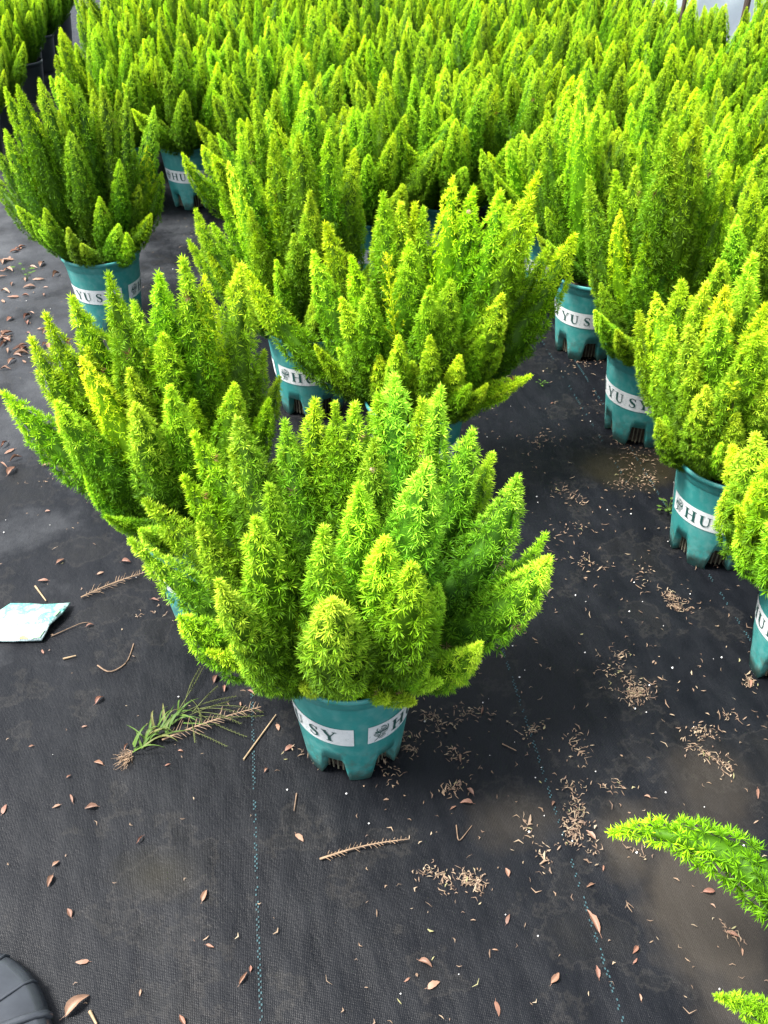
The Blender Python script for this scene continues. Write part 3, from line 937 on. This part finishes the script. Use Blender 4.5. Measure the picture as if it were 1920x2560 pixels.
ORD = ['first', 'second', 'third', 'fourth', 'fifth', 'sixth', 'seventh', 'eighth', 'ninth', 'tenth', 'eleventh', 'twelfth', 'thirteenth', 'fourteenth']
n_field = 0
for v, u0 in START.items():
    u = u0
    k = 0
    kk = 0
    while u < 7.4:
        jv, ju = (0, 0) if k == 0 else (rng.uniform(-.05, .05), rng.uniform(-.05, .05))
        p = rv(v + jv, u + ju)
        if v == -.28 and k == 0: p = Vector((-0.881, 4.205, 0))
        q = proj((p.x, p.y, .55))
        ok = q is not None and -330 < q[0] < 2250 and q[1] > -210
        if p.x > 1.45 and p.y > 5.62: ok = False
        if ok and all((Vector((p.x, p.y)) - t).length > .28 for t in taken):
            taken.append(Vector((p.x, p.y)))
            first = (v == -.28 and k == 0)
            near = p.y < 3.2 or k == 0
            ff = crowd_fern((p.x, p.y), rng, 24 if near else 20, full=near, face=80 if first else None, hmax=.46, spread=34 if v == -.60 else 46)
            if first:
                tag(ff, 'foxtail fern in teal pot reading HUI YU S at the front of the field', 'potted plant')
            elif v == -.60 and k == 0:
                tag(ff, 'foxtail fern in teal pot half hidden left of the pot reading HUI YU S', 'potted plant')
            else:
                tag(ff, 'foxtail fern, ' + ORD[kk] + ' from the front in ' + ROWS[v], 'potted plant', GROUP)
            kk += 1
            n_field += 1
        u += .45
        k += 1
# the bed beyond the narrow gap on the left: ferns in black pots
for bi, v in enumerate((-1.36, -1.72, -2.08, -2.44)):
    kk = 0
    u = 5.05 + (0.19 if v in (-1.72, -2.44) else 0)
    while u < 8.2:
        p = rv(v + rng.uniform(-.03, .03), u + rng.uniform(-.03, .03))
        q = proj((p.x, p.y, .5))
        if q and -200 < q[0] < 2000 and q[1] > -160:
            ff = crowd_fern((p.x, p.y), rng, 19, black=True, hmax=.40, spread=30)
            tag(ff, 'black potted foxtail fern, ' + ORD[kk] + ' from the front, ' + ORD[bi] + ' row beyond the gap', 'potted plant', 'foxtail ferns in black pots')
            kk += 1
            n_field += 1
        u += .40
print('field ferns', n_field, 'objects', len(bpy.data.objects))

# ---------------------------------------------------------------- white film and posts behind the field, right
def film_wall():
    V, F = [], []
    nx, nz = 60, 10
    rg = random.Random(5)
    for i in range(nx + 1):
        for k in range(nz + 1):
            x = 1.56 + 4.2 * i / nx
            z = 1.05 * k / nz
            yy = 5.80 + .04 * (x - 1.2) + .035 * math.sin(x * 9 + z * 3) + .02 * math.sin(x * 23 - z * 7) * (1 - z * .4) + .03 * math.sin(z * 8)
            V.append((x, yy, z))
    for i in range(nx):
        for k in range(nz):
            a = i * (nz + 1) + k
            F.append((a, a + nz + 1, a + nz + 2, a + 1))
    o = obj('film_wall', mesh_py('film_wall', V, F, M_FILM, smooth=True))
    tag(o, 'white plastic film wall behind the far right corner of the field', 'film wall')
film_wall()
def post(x, y, h, r, label):
    bm = bmesh.new()
    ret = bmesh.ops.create_cone(bm, cap_ends=True, segments=10, radius1=r * 1.08, radius2=r * .94, depth=h)
    for vv in bm.verts:
        vv.co.z += h / 2
        vv.co.x += .01 * math.sin(vv.co.z * 3)
    me = bpy.data.meshes.new('post'); bm.to_mesh(me); bm.free()
    me.materials.append(M_WOOD)
    tag(obj('post', me, loc=(x, y, 0)), label, 'post', 'dark posts before the white film')
post(1.99, 5.60, 1.5, .017, 'thicker dark post standing before the white film at the right')
post(1.66, 5.65, 1.5, .011, 'thin dark post standing before the white film nearer the centre')

# ---------------------------------------------------------------- litter on the mat
def leaf_mesh(seed):
    rg = random.Random(seed)
    n = 7
    curl, cup = rg.uniform(.2, 1.5), rg.uniform(-.3, 2.0)
    wmax = rg.uniform(.22, .52)
    sway, tw = rg.uniform(-.35, .35), rg.uniform(-.6, .6)
    V, F = [], []
    for i in range(n + 1):
        t = i / n
        wv = wmax * math.sin(math.pi * min(1, t ** .8)) ** .9 * (1 + rg.uniform(-.12, .12)) + .012
        zc = .12 * curl * math.sin(t * math.pi * rg.uniform(.9, 1.2)) + .10 * curl * (t - .3) ** 2
        for s_ in (-1, -.5, 0, .5, 1):
            V.append((t - .5, s_ * wv * .5 + sway * (t - .5) ** 2 + rg.uniform(-.012, .012), .02 + zc + abs(s_) ** 1.6 * wv * .5 * cup * .7 + s_ * wv * tw * t * .4 + rg.uniform(-.015, .015)))
    for i in range(n):
        for k in range(4):
            a = i * 5 + k
            F.append((a, a + 5, a + 6, a + 1))
    # stalk
    b = len(V)
    V += [(-.5, -.012, .03), (-.5, .012, .03), (-.68, .03, .015), (-.68, .012, .015)]
    F.append((b, b + 1, b + 2, b + 3))
    lo = min(v[2] for v in V)
    V = [(x, y, z - lo) for x, y, z in V]
    return mesh_py('fallen_leaf', V, F, M_LEAF, smooth=True)
LEAF = [leaf_mesh(k) for k in range(14)]
rg = random.Random(9)
MARKS = [(-.82, 1.47, 'the mint sachet'), (-.47, 1.14, 'the uprooted weed'), (-.062, 1.05, 'the nearest pot'), (-.035, .90, 'the lone dried frond'),
         (-.685, .53, 'the black ribbed tray'), (.45, .75, 'the arching frond tip'), (.36, 1.0, 'the biggest needle drift'), (.825, 1.75, 'the pot showing rose and HUI'),
         (.761, 2.28, 'the aisle pot reading YU SY'), (-.65, 1.60, 'the dried frond above the sachet'), (-.60, 1.34, 'the curved twig'), (-.97, 2.98, 'the upright fern at the left'),
         (-1.40, 3.35, 'the thin weed in the litter'), (-1.22, 3.53, 'the pale curved stick'), (.36, .77, 'the large curled leaf'), (-1.1, 2.2, 'the fern with two yellow plumes'), (-.15, .60, 'the left dashed line')]
pts = [tuple(float(c) for c in t.split(',')) for t in LEAVES.split()]
for i, (x, y) in enumerate(pts):
    far = y > 1.9 and x < -.9
    o = obj('fallen_leaf', rg.choice(LEAF), loc=(x, y, .0022), rz=rg.uniform(0, 6.28))
    s = rg.uniform(.010, .025) * (2.0 if far else 1.0)
    if i in (18, 40): s = .045
    o.scale = (s, s * rg.uniform(.7, 1.1), s * rg.uniform(.8, 1.3))
    o.rotation_euler = (0, 0, rg.uniform(0, 6.28))
    if i == 18: o.rotation_euler[2] = .85
    if i == 40: o.rotation_euler[2] = 1.9
    if i == 18:
        tag(o, 'long orange brown leaf beside the black ribbed object at the lower left', 'leaf', 'fallen leaves')
    elif i == 40:
        tag(o, 'large curled brown leaf lying on the right dashed line', 'leaf', 'fallen leaves')
    else:
        size = 'larger' if s > (.040 if far else .020) else ('small' if s > (.028 if far else .014) else 'tiny')
        bx, by, what = min(MARKS, key=lambda q: (q[0] - x) ** 2 + (q[1] - y) ** 2)
        dx, dy = x - bx, y - by
        dist = math.hypot(dx, dy)
        side = ('beyond' if dy > 0 else 'in front of') if abs(dy) > abs(dx) else ('to the right of' if dx > 0 else 'to the left of')
        near = 'close ' if dist < .13 else ('' if dist < .32 else 'well ')
        tag(o, size + (' reddish' if far else ' dry') + ' brown leaf ' + near + side + ' ' + what, 'leaf', 'fallen leaves')

def needle_litter():
    r = np.random.default_rng(4)
    P, lens = [], []
    for t in CLUSTERS.split():
        x, y, s, n = [float(q) for q in t.split(',')]
        n = int(n * .95)
        a = r.uniform(0, 3.14)
        e = np.stack([r.normal(0, s * 1.05, n), r.normal(0, s * .5, n)], 1)
        c, sn = math.cos(a), math.sin(a)
        P.append(np.stack([x + e[:, 0] * c - e[:, 1] * sn, y + e[:, 0] * sn + e[:, 1] * c], 1))
    # loose scatter, thicker to the right
    m = 900
    P.append(np.stack([r.uniform(-.05, .95, m), r.uniform(.5, 2.7, m)], 1))
    m = 170
    P.append(np.stack([r.uniform(-1.2, .0, m), r.uniform(.5, 2.6, m)], 1))
    m = 150
    P.append(np.stack([r.uniform(-1.6, -.3, m), r.uniform(2.6, 4.2, m)], 1))
    P = np.concatenate(P)
    m = len(P)
    L = np.clip(r.lognormal(math.log(.0078), .42, m), .0025, .020)
    W = np.clip(r.lognormal(math.log(.0017), .45, m), .0007, .0050)
    a = r.uniform(0, 6.28, m)
    z0 = r.uniform(.001, .006, m)
    cur = r.normal(0, .22, m) * L
    lift = r.uniform(0, .35, m) * L
    V = np.zeros((m, 6, 3)); ca, sa = np.cos(a), np.sin(a)
    for j, (t, k) in enumerate(((-.5, .35), (-.5, -.35), (0, 1), (0, -1), (.5, .25), (.5, -.25))):
        lx = t * L; ly = k * W * .5 + cur * (1 - 4 * t * t)
        V[:, j, 0] = P[:, 0] + lx * ca - ly * sa
        V[:, j, 1] = P[:, 1] + lx * sa + ly * ca
        V[:, j, 2] = z0 + lift * (t + .5) + (.0006 if abs(k) == 1 and t == 0 else 0)
    i = np.arange(m)[:, None] * 6
    F = np.concatenate([i + np.array([[0, 1, 3, 2]]), i + np.array([[2, 3, 5, 4]])])
    tone = np.repeat(np.clip(r.normal(.48, .24, m), 0, 1), 6)
    o = obj('needle_litter', mesh_np('needle_litter', V.reshape(-1, 3), F, M_LITTER, tone))
    tag(o, 'dry tan fern needles strewn in drifts over the black mat', 'litter', kind='stuff')
needle_litter()

def perlite():
    r = random.Random(12)
    V, F = [], []
    for i in range(150):
        if i < 110: x, y = r.uniform(-.1, .9), r.uniform(.55, 2.6)
        else: x, y = r.uniform(-1.5, -.1), r.uniform(.6, 3.8)
        s = r.uniform(.0010, .0028)
        b = len(V)
        for dx, dy, dz in ((1, 0, 0), (0, 1, 0), (-1, 0, 0), (0, -1, 0), (.3, .2, 1.1), (0, 0, -.4)):
            V.append((x + dx * s * r.uniform(.7, 1.2), y + dy * s * r.uniform(.7, 1.2), .0015 + s * .5 + dz * s))
        for k in range(4):
            F.append((b + k, b + (k + 1) % 4, b + 4)); F.append((b + (k + 1) % 4, b + k, b + 5))
    o = obj('perlite_grains', mesh_py('perlite_grains', V, F, M_PERLITE))
    tag(o, 'tiny white perlite grains scattered on the black mat', 'grains', kind='stuff')
perlite()

def np_mesh_join(parts, name, mat, tone=False):
    Vs, Fs, off = [], [], 0
    for v, f in parts:
        Vs.append(v); Fs.append(np.asarray(f) + off); off += len(v)
    V = np.concatenate(Vs)
    return mesh_np(name, V, np.concatenate(Fs), mat, np.full(len(V), .5) if tone else None)

def dried_frond(a, b, label, seed, ln=.022, z=.006):
    r = np.random.default_rng(seed)
    A, B = np.array([*a, z]), np.array([*b, z + .004])
    c = (A + B) / 2
    n = 14
    t = np.linspace(0, 1, n)[:, None]
    d = B - A
    side = np.array([-d[1], d[0], 0]); side /= np.linalg.norm(side)
    P = A + d * t + side * (np.sin(t * 3.14) * .006) - c
    root = empty('dried_frond', (c[0], c[1], 0))
    P[:, 2] += c[2]
    v, f = tube(P, np.linspace(.0022, .0009, n), 5)
    st = obj('stem', np_mesh_join([(v, f)], 'stem', M_DRYFROND), root)
    parts = []
    m = 44
    for i in range(m):
        if r.random() < .18: continue
        q = .06 + .92 * i / m
        p = np.array([np.interp(q, t[:, 0], P[:, k]) for k in range(3)])
        s = 1 if i % 2 else -1
        dirn = unit(side * s * r.uniform(.6, 1.1) + d / np.linalg.norm(d) * r.uniform(.4, .9) + np.array([0, 0, r.uniform(-.1, .35)]))
        l = ln * (1.1 - .6 * q) * r.uniform(.35, 1.15)
        pts_ = np.array([p, p + dirn * l * .5 + [0, 0, .001], p + dirn * l])
        pts_[:, 2] = np.maximum(pts_[:, 2], .002)
        parts.append(tube(pts_, [.0009, .0008, .0005], 3))
    obj('side_shoots', np_mesh_join(parts, 'side_shoots', M_DRYFROND), root)
    tag(root, label, 'dried frond', 'dried fronds on the mat')
dried_frond((-.719, 1.553), (-.584, 1.637), 'brown dried frond above the sachet, beside the fern with yellow plumes', 1, .026)
dried_frond((-.115, 0.88), (.044, 0.917), 'brown dried frond lying alone on the mat in front of the nearest pot', 2, .014)
dried_frond((-.445, 1.134), (-.255, 1.215), 'straw coloured dried frond lying across the uprooted weed', 3, .034, .014)

def twig(pts_, rad, label, z=.003):
    P = np.array([[p[0], p[1], z + .002 * math.sin(i * 2)] for i, p in enumerate(pts_)])
    # smooth the polyline
    n = 12
    t = np.linspace(0, len(P) - 1, n)
    Q = np.stack([np.interp(t, np.arange(len(P)), P[:, k]) for k in range(3)], 1)
    for _ in range(2): Q[1:-1] = (Q[:-2] + 2 * Q[1:-1] + Q[2:]) / 4
    c = Q.mean(0); c[2] = 0
    v, f = tube(Q - c, np.linspace(rad, rad * .6, n), 5)
    tag(obj('twig', np_mesh_join([(v, f)], 'twig', M_TWIG if rad < .002 else M_STRAW), loc=tuple(c)), label, 'twig', 'twigs on the mat')
twig([(-.841, 1.595), (-.799, 1.542)], .0026, 'short straight straw stick lying just above the sachet')
twig([(-.628, 1.342), (-.596, 1.316), (-.564, 1.348), (-.563, 1.407)], .0019, 'curved brown twig between the sachet and the uprooted weed')
twig([(-.709, 1.361), (-.682, 1.369)], .0026, 'short straw piece just below right of the sachet')
twig([(-.167, 1.018), (-.169, 0.979)], .0014, 'thin twig on the mat below the front foot of the nearest pot')
twig([(.134, 0.95), (.135, 0.912), (.163, 0.95)], .0012, 'thin forked twig right of the lone dried frond')
twig([(-.462, 0.623), (-.446, 0.603)], .0030, 'pale straw stub at the bottom edge beside the long orange brown leaf')
twig([(-.278, 1.095), (-.224, 1.205)], .0020, 'dry stalk leaning right of the uprooted weed, across the dashed line')
twig([(-1.253, 3.59), (-1.219, 3.529), (-1.202, 3.478)], .0028, 'pale curved stick beside the left upright fern')
twig([(-.755, 1.429), (-.697, 1.47), (-.680, 1.475)], .0012, 'dark thin stalk poking out from under the sachet')
twig([(.238, 1.133), (.264, 1.115)], .0014, 'small broken twig near the right dashed line')

# uprooted weed
def weed():
    r = np.random.default_rng(8)
    root = empty('uprooted_weed', (-.47, 1.139, 0))
    o0 = np.array([-.47, 1.139, 0])
    A = np.array([-.505, 1.101, .006]) - o0
    parts = []
    for i in range(36):
        t0 = r.uniform(0, 1)
        p = A + np.array([.105, .135, 0]) * t0 * r.uniform(.5, 1) + r.normal(0, .008, 3) * [1, 1, .4]
        ang = r.normal(.80, .80)
        l = r.uniform(.020, .072)
        d = np.array([math.cos(ang), math.sin(ang), 0])
        sd2 = np.array([-d[1], d[0], 0])
        n = 6
        w_ = r.uniform(.0016, .0034)
        lift = r.uniform(.004, .026)
        bend = r.normal(0, .25)
        V = []
        for k in range(n + 1):
            q = k / n
            c = p + d * l * q + sd2 * bend * l * q * q
            z = max(.003, p[2] + lift * math.sin(q * 2.6))
            for s in (-1, 0, 1):
                V.append([c[0] + sd2[0] * s * w_ * (1 - q ** 2 * .95), c[1] + sd2[1] * s * w_ * (1 - q ** 2 * .95), z + abs(s) * .0008])
        F = []
        for k in range(n):
            for s in range(2):
                a = k * 3 + s
                F += [(a, a + 3, a + 4), (a, a + 4, a + 1)]
        parts.append((np.array(V), np.array(F)))
    me = np_mesh_join(parts, 'blades', M_WEED, True)
    rr = np.random.default_rng(2).random(len(me.vertices) // 21 + 1)
    me.attributes['tone'].data.foreach_set('value', np.repeat(rr, 21)[:len(me.vertices)].astype(np.float32))
    obj('blades', me, root)
    parts = []
    for i in range(13):
        p = np.array([-.40, 1.199, .012]) - o0 + r.normal(0, .02, 3) * [1, 1, .2]
        ang = r.uniform(-1.5, .75) if i % 3 else r.uniform(.3, 1.8)
        l = r.uniform(.07, .15)
        d = np.array([math.cos(ang), math.sin(ang), 0])
        q = np.linspace(0, 1, 8)[:, None]
        P = p + d * l * q + np.array([-d[1], d[0], 0]) * r.normal(0, .18) * l * q ** 2
        P[:, 2] = .006 + r.uniform(0, .018) * np.sin(q[:, 0] * 2.4)
        parts.append(tube(P, np.linspace(.0010, .0005, 8), 3))
        for k in range(18):
            b = P[3] + (P[-1] - P[3]) * k / 18
            s = 1 if k % 2 else -1
            e = b + (d * .004 + np.array([-d[1], d[0], .4]) * s * .0025)
            e[2] = max(e[2], .002)
            parts.append(tube(np.array([b, e]), [.0008, .0003], 3))
    me = np_mesh_join(parts, 'seed_stalks', M_WEED, True)
    me.attributes['tone'].data.foreach_set('value', np.full(len(me.vertices), .12, dtype=np.float32))
    obj('seed_stalks', me, root)
    parts = []
    for i in range(38):
        p = A + r.normal(0, .007, 3) * [1, 1, .3]
        ang = r.uniform(2.6, 5.2)
        l = r.uniform(.01, .035)
        q = np.linspace(0, 1, 5)[:, None]
        P = p + np.array([math.cos(ang), math.sin(ang), 0]) * l * q + r.normal(0, .002, (5, 3))
        P[:, 2] = np.clip(P[:, 2], .0025, .012)
        parts.append(tube(P, np.linspace(.0009, .0004, 5), 3))
    obj('roots', np_mesh_join(parts, 'roots', M_DRYFROND), root)
    tag(root, 'uprooted grassy green weed with seed stalks left of the nearest pot', 'weed')
weed()

# small living weeds
def seedling(x, y, n, s, label):
    r = np.random.default_rng(int(x * 1000 + 5000))
    root = empty('seedling', (x, y, 0))
    parts = []
    for i in range(n):
        a = i * 2.4 + r.uniform(-.3, .3)
        h = s * r.uniform(.3, 1.0)
        o_ = np.array([math.cos(a), math.sin(a), 0])
        c = o_ * s * r.uniform(.2, .6) + np.array([0, 0, h])
        parts.append(tube(np.array([[0, 0, .001], c * [.4, .4, .6], c]), [.0008, .0007, .0005], 3))
        sd2 = np.array([-o_[1], o_[0], 0])
        l = s * r.uniform(.30, .5)
        V = np.array([c, c + o_ * l * .5 + sd2 * l * .33, c + o_ * l + [0, 0, .001], c + o_ * l * .5 - sd2 * l * .33])
        parts.append((V, np.array([[0, 1, 2], [0, 2, 3]])))
    me = np_mesh_join(parts, 'seedling', M_WEED, True)
    obj('leaves', me, root)
    tag(root, label, 'weed', 'tiny weeds growing on the mat')
seedling(.755, 1.884, 16, .035, 'tiny weed growing at the foot of the pot showing the rose and HUI')
seedling(.508, 2.539, 9, .024, 'tiny weed in the middle of the dark aisle')
seedling(.70, 2.354, 8, .022, 'tiny weed at the foot of the pot reading YU SY')
seedling(-1.404, 3.354, 7, .06, 'thin weed among the leaf litter at the left edge')

# sachet lying on the mat
def sachet():
    outline = [(-.877, 1.528), (-.83, 1.53), (-.80, 1.527), (-.736, 1.528), (-.742, 1.49), (-.761, 1.451), (-.763, 1.435), (-.770, 1.411), (-.83, 1.409), (-.935, 1.411), (-.940, 1.446), (-.905, 1.501)]
    c = Vector((-.84, 1.468))
    root = empty('sachet', (c.x, c.y, 0))
    V, F = [], []
    n = len(outline)
    def zz(x, y):
        return .010 + .008 * math.sin((x + .84) * 22) * math.cos((y - 1.468) * 30) + .010 * max(0, (x + .80) * 8)
    rings = (1.0, .85, .6, .3)
    for k, s in enumerate(rings):
        for x, y in outline:
            X, Y = c.x + (x - c.x) * s, c.y + (y - c.y) * s
            V.append((X - c.x, Y - c.y, zz(X, Y) + (.0 if k == 0 else .003)))
    V.append((0, 0, zz(c.x, c.y) + .004))
    for k in range(len(rings) - 1):
        for i in range(n):
            j = (i + 1) % n
            F.append((k * n + i, (k + 1) * n + i, (k + 1) * n + j, k * n + j))
    for i in range(n):
        F.append(((len(rings) - 1) * n + i, len(V) - 1, (len(rings) - 1) * n + (i + 1) % n))
    # underside
    b = len(V)
    for x, y in outline: V.append((x - c.x, y - c.y, max(.002, zz(x, y) - .004)))
    V.append((0, 0, .003))
    for i in range(n):
        j = (i + 1) % n
        F.append((i, j, b + j, b + i)); F.append((b + i, b + j, b + n))
    obj('foil', mesh_py('foil', V, F, M_PACKET, smooth=True), root)
    def patch(name, pts_, mat, dz=.0045):
        V = [(x - c.x, y - c.y, zz(x, y) + dz) for x, y in pts_]
        obj(name, mesh_py(name, V, [tuple(range(len(V)))], mat), root)
    patch('orange_print', [(-.822, 1.411), (-.800, 1.411), (-.803, 1.417), (-.811, 1.421), (-.818, 1.418)], M_ORANGE)
    patch('green_print', [(-.792, 1.412), (-.7735, 1.414), (-.766, 1.433), (-.776, 1.43), (-.787, 1.422)], M_GREENPRINT)
    patch('green_print', [(-.757, 1.47), (-.751, 1.476), (-.747, 1.49), (-.752, 1.492), (-.757, 1.482)], M_GREENPRINT)
    for i in range(4):
        y = 1.446 - i * .0071
        patch('print_line', [(-.858, y), (-.842 + .003 * (i % 2), y), (-.842 + .003 * (i % 2), y + .0016), (-.858, y + .0016)], M_PRINT, .0056)
    tag(root, 'pale mint and white printed foil sachet lying on the mat at the left edge', 'sachet')
sachet()

# black ribbed plastic tray, lower left corner
def ribbed_tray():
    c = Vector((-.685, .53, 0))
    root = empty('black_tray', c)
    V, F = [], []
    NC = 72
    prof = [(.185, .001), (.186, .020), (.180, .034), (.168, .042), (.10, .050), (.03, .052), (.001, .052)]
    for i in range(NC):
        th = 2 * math.pi * i / NC
        for r_, z in prof: V.append((r_ * math.cos(th), r_ * math.sin(th), z))
    n = len(prof)
    for i in range(NC):
        j = (i + 1) % NC
        for k in range(n - 1): F.append((i * n + k, j * n + k, j * n + k + 1, i * n + k + 1))
    obj('shell', mesh_py('shell', V, F, M_BLACKPOT, smooth=True), root)
    for a in (66, 44, 25, 8):
        d = np.array([math.cos(R(a)), math.sin(R(a)), 0])
        P = np.array([d * r_ + [0, 0, z + .001] for r_, z in ((.05, .0515), (.10, .050), (.150, .0445), (.170, .041), (.181, .034), (.186, .020))])
        obj('rib', np_mesh_join([tube(P, .0024 if a != 25 else .0065, 6)], 'rib', M_BLACKPOT), root)
    tag(root, 'black ribbed plastic tray cut off by the lower left corner', 'tray')
ribbed_tray()

# snails on the fronds
def snail(key, idx, t, label, s=.0058):
    rt, tip = SNAIL_AT[(key, idx)]
    p = rt.lerp(tip, t)
    tocam = (Vector((0, 0, 1.5)) - p).normalized()
    p = p + tocam * (.047 * (1 - t) / .72)
    root = empty('snail', p)
    V, F = [], []
    n, m = 36, 8
    for i in range(n + 1):
        q = i / n
        a = q * 2.6 * 2 * math.pi
        rr = s * (.10 + .62 * q)
        tr = s * (.06 + .38 * q)
        for k in range(m):
            b = 2 * math.pi * k / m
            r_ = rr + tr * math.cos(b)
            V.append((r_ * math.cos(a), r_ * math.sin(a), tr * math.sin(b) + (1 - q) * s * .55))
    for i in range(n):
        for k in range(m):
            j = (k + 1) % m
            F.append((i * m + k, i * m + j, (i + 1) * m + j, (i + 1) * m + k))
    obj('shell', mesh_py('shell', V, F, M_SNAIL, smooth=True), root)
    P = np.array([[-s * 1.2, 0, -s * .35], [0, 0, -s * .45], [s * 1.1, s * .3, -s * .4], [s * 1.8, s * .4, -s * .3]])
    obj('foot', np_mesh_join([tube(P, [s * .1, s * .32, s * .28, s * .08], 6)], 'foot', M_SNAIL), root)
    root.rotation_euler = tocam.to_track_quat('Z', 'Y').to_euler()
    tag(root, label, 'snail', 'snails on the ferns')
snail('A', 34, .86, 'tiny beige snail on a back frond of the nearest fern')
snail('F', 8, .90, 'tiny beige snail near the tip of a back frond of the yellow plumed fern')
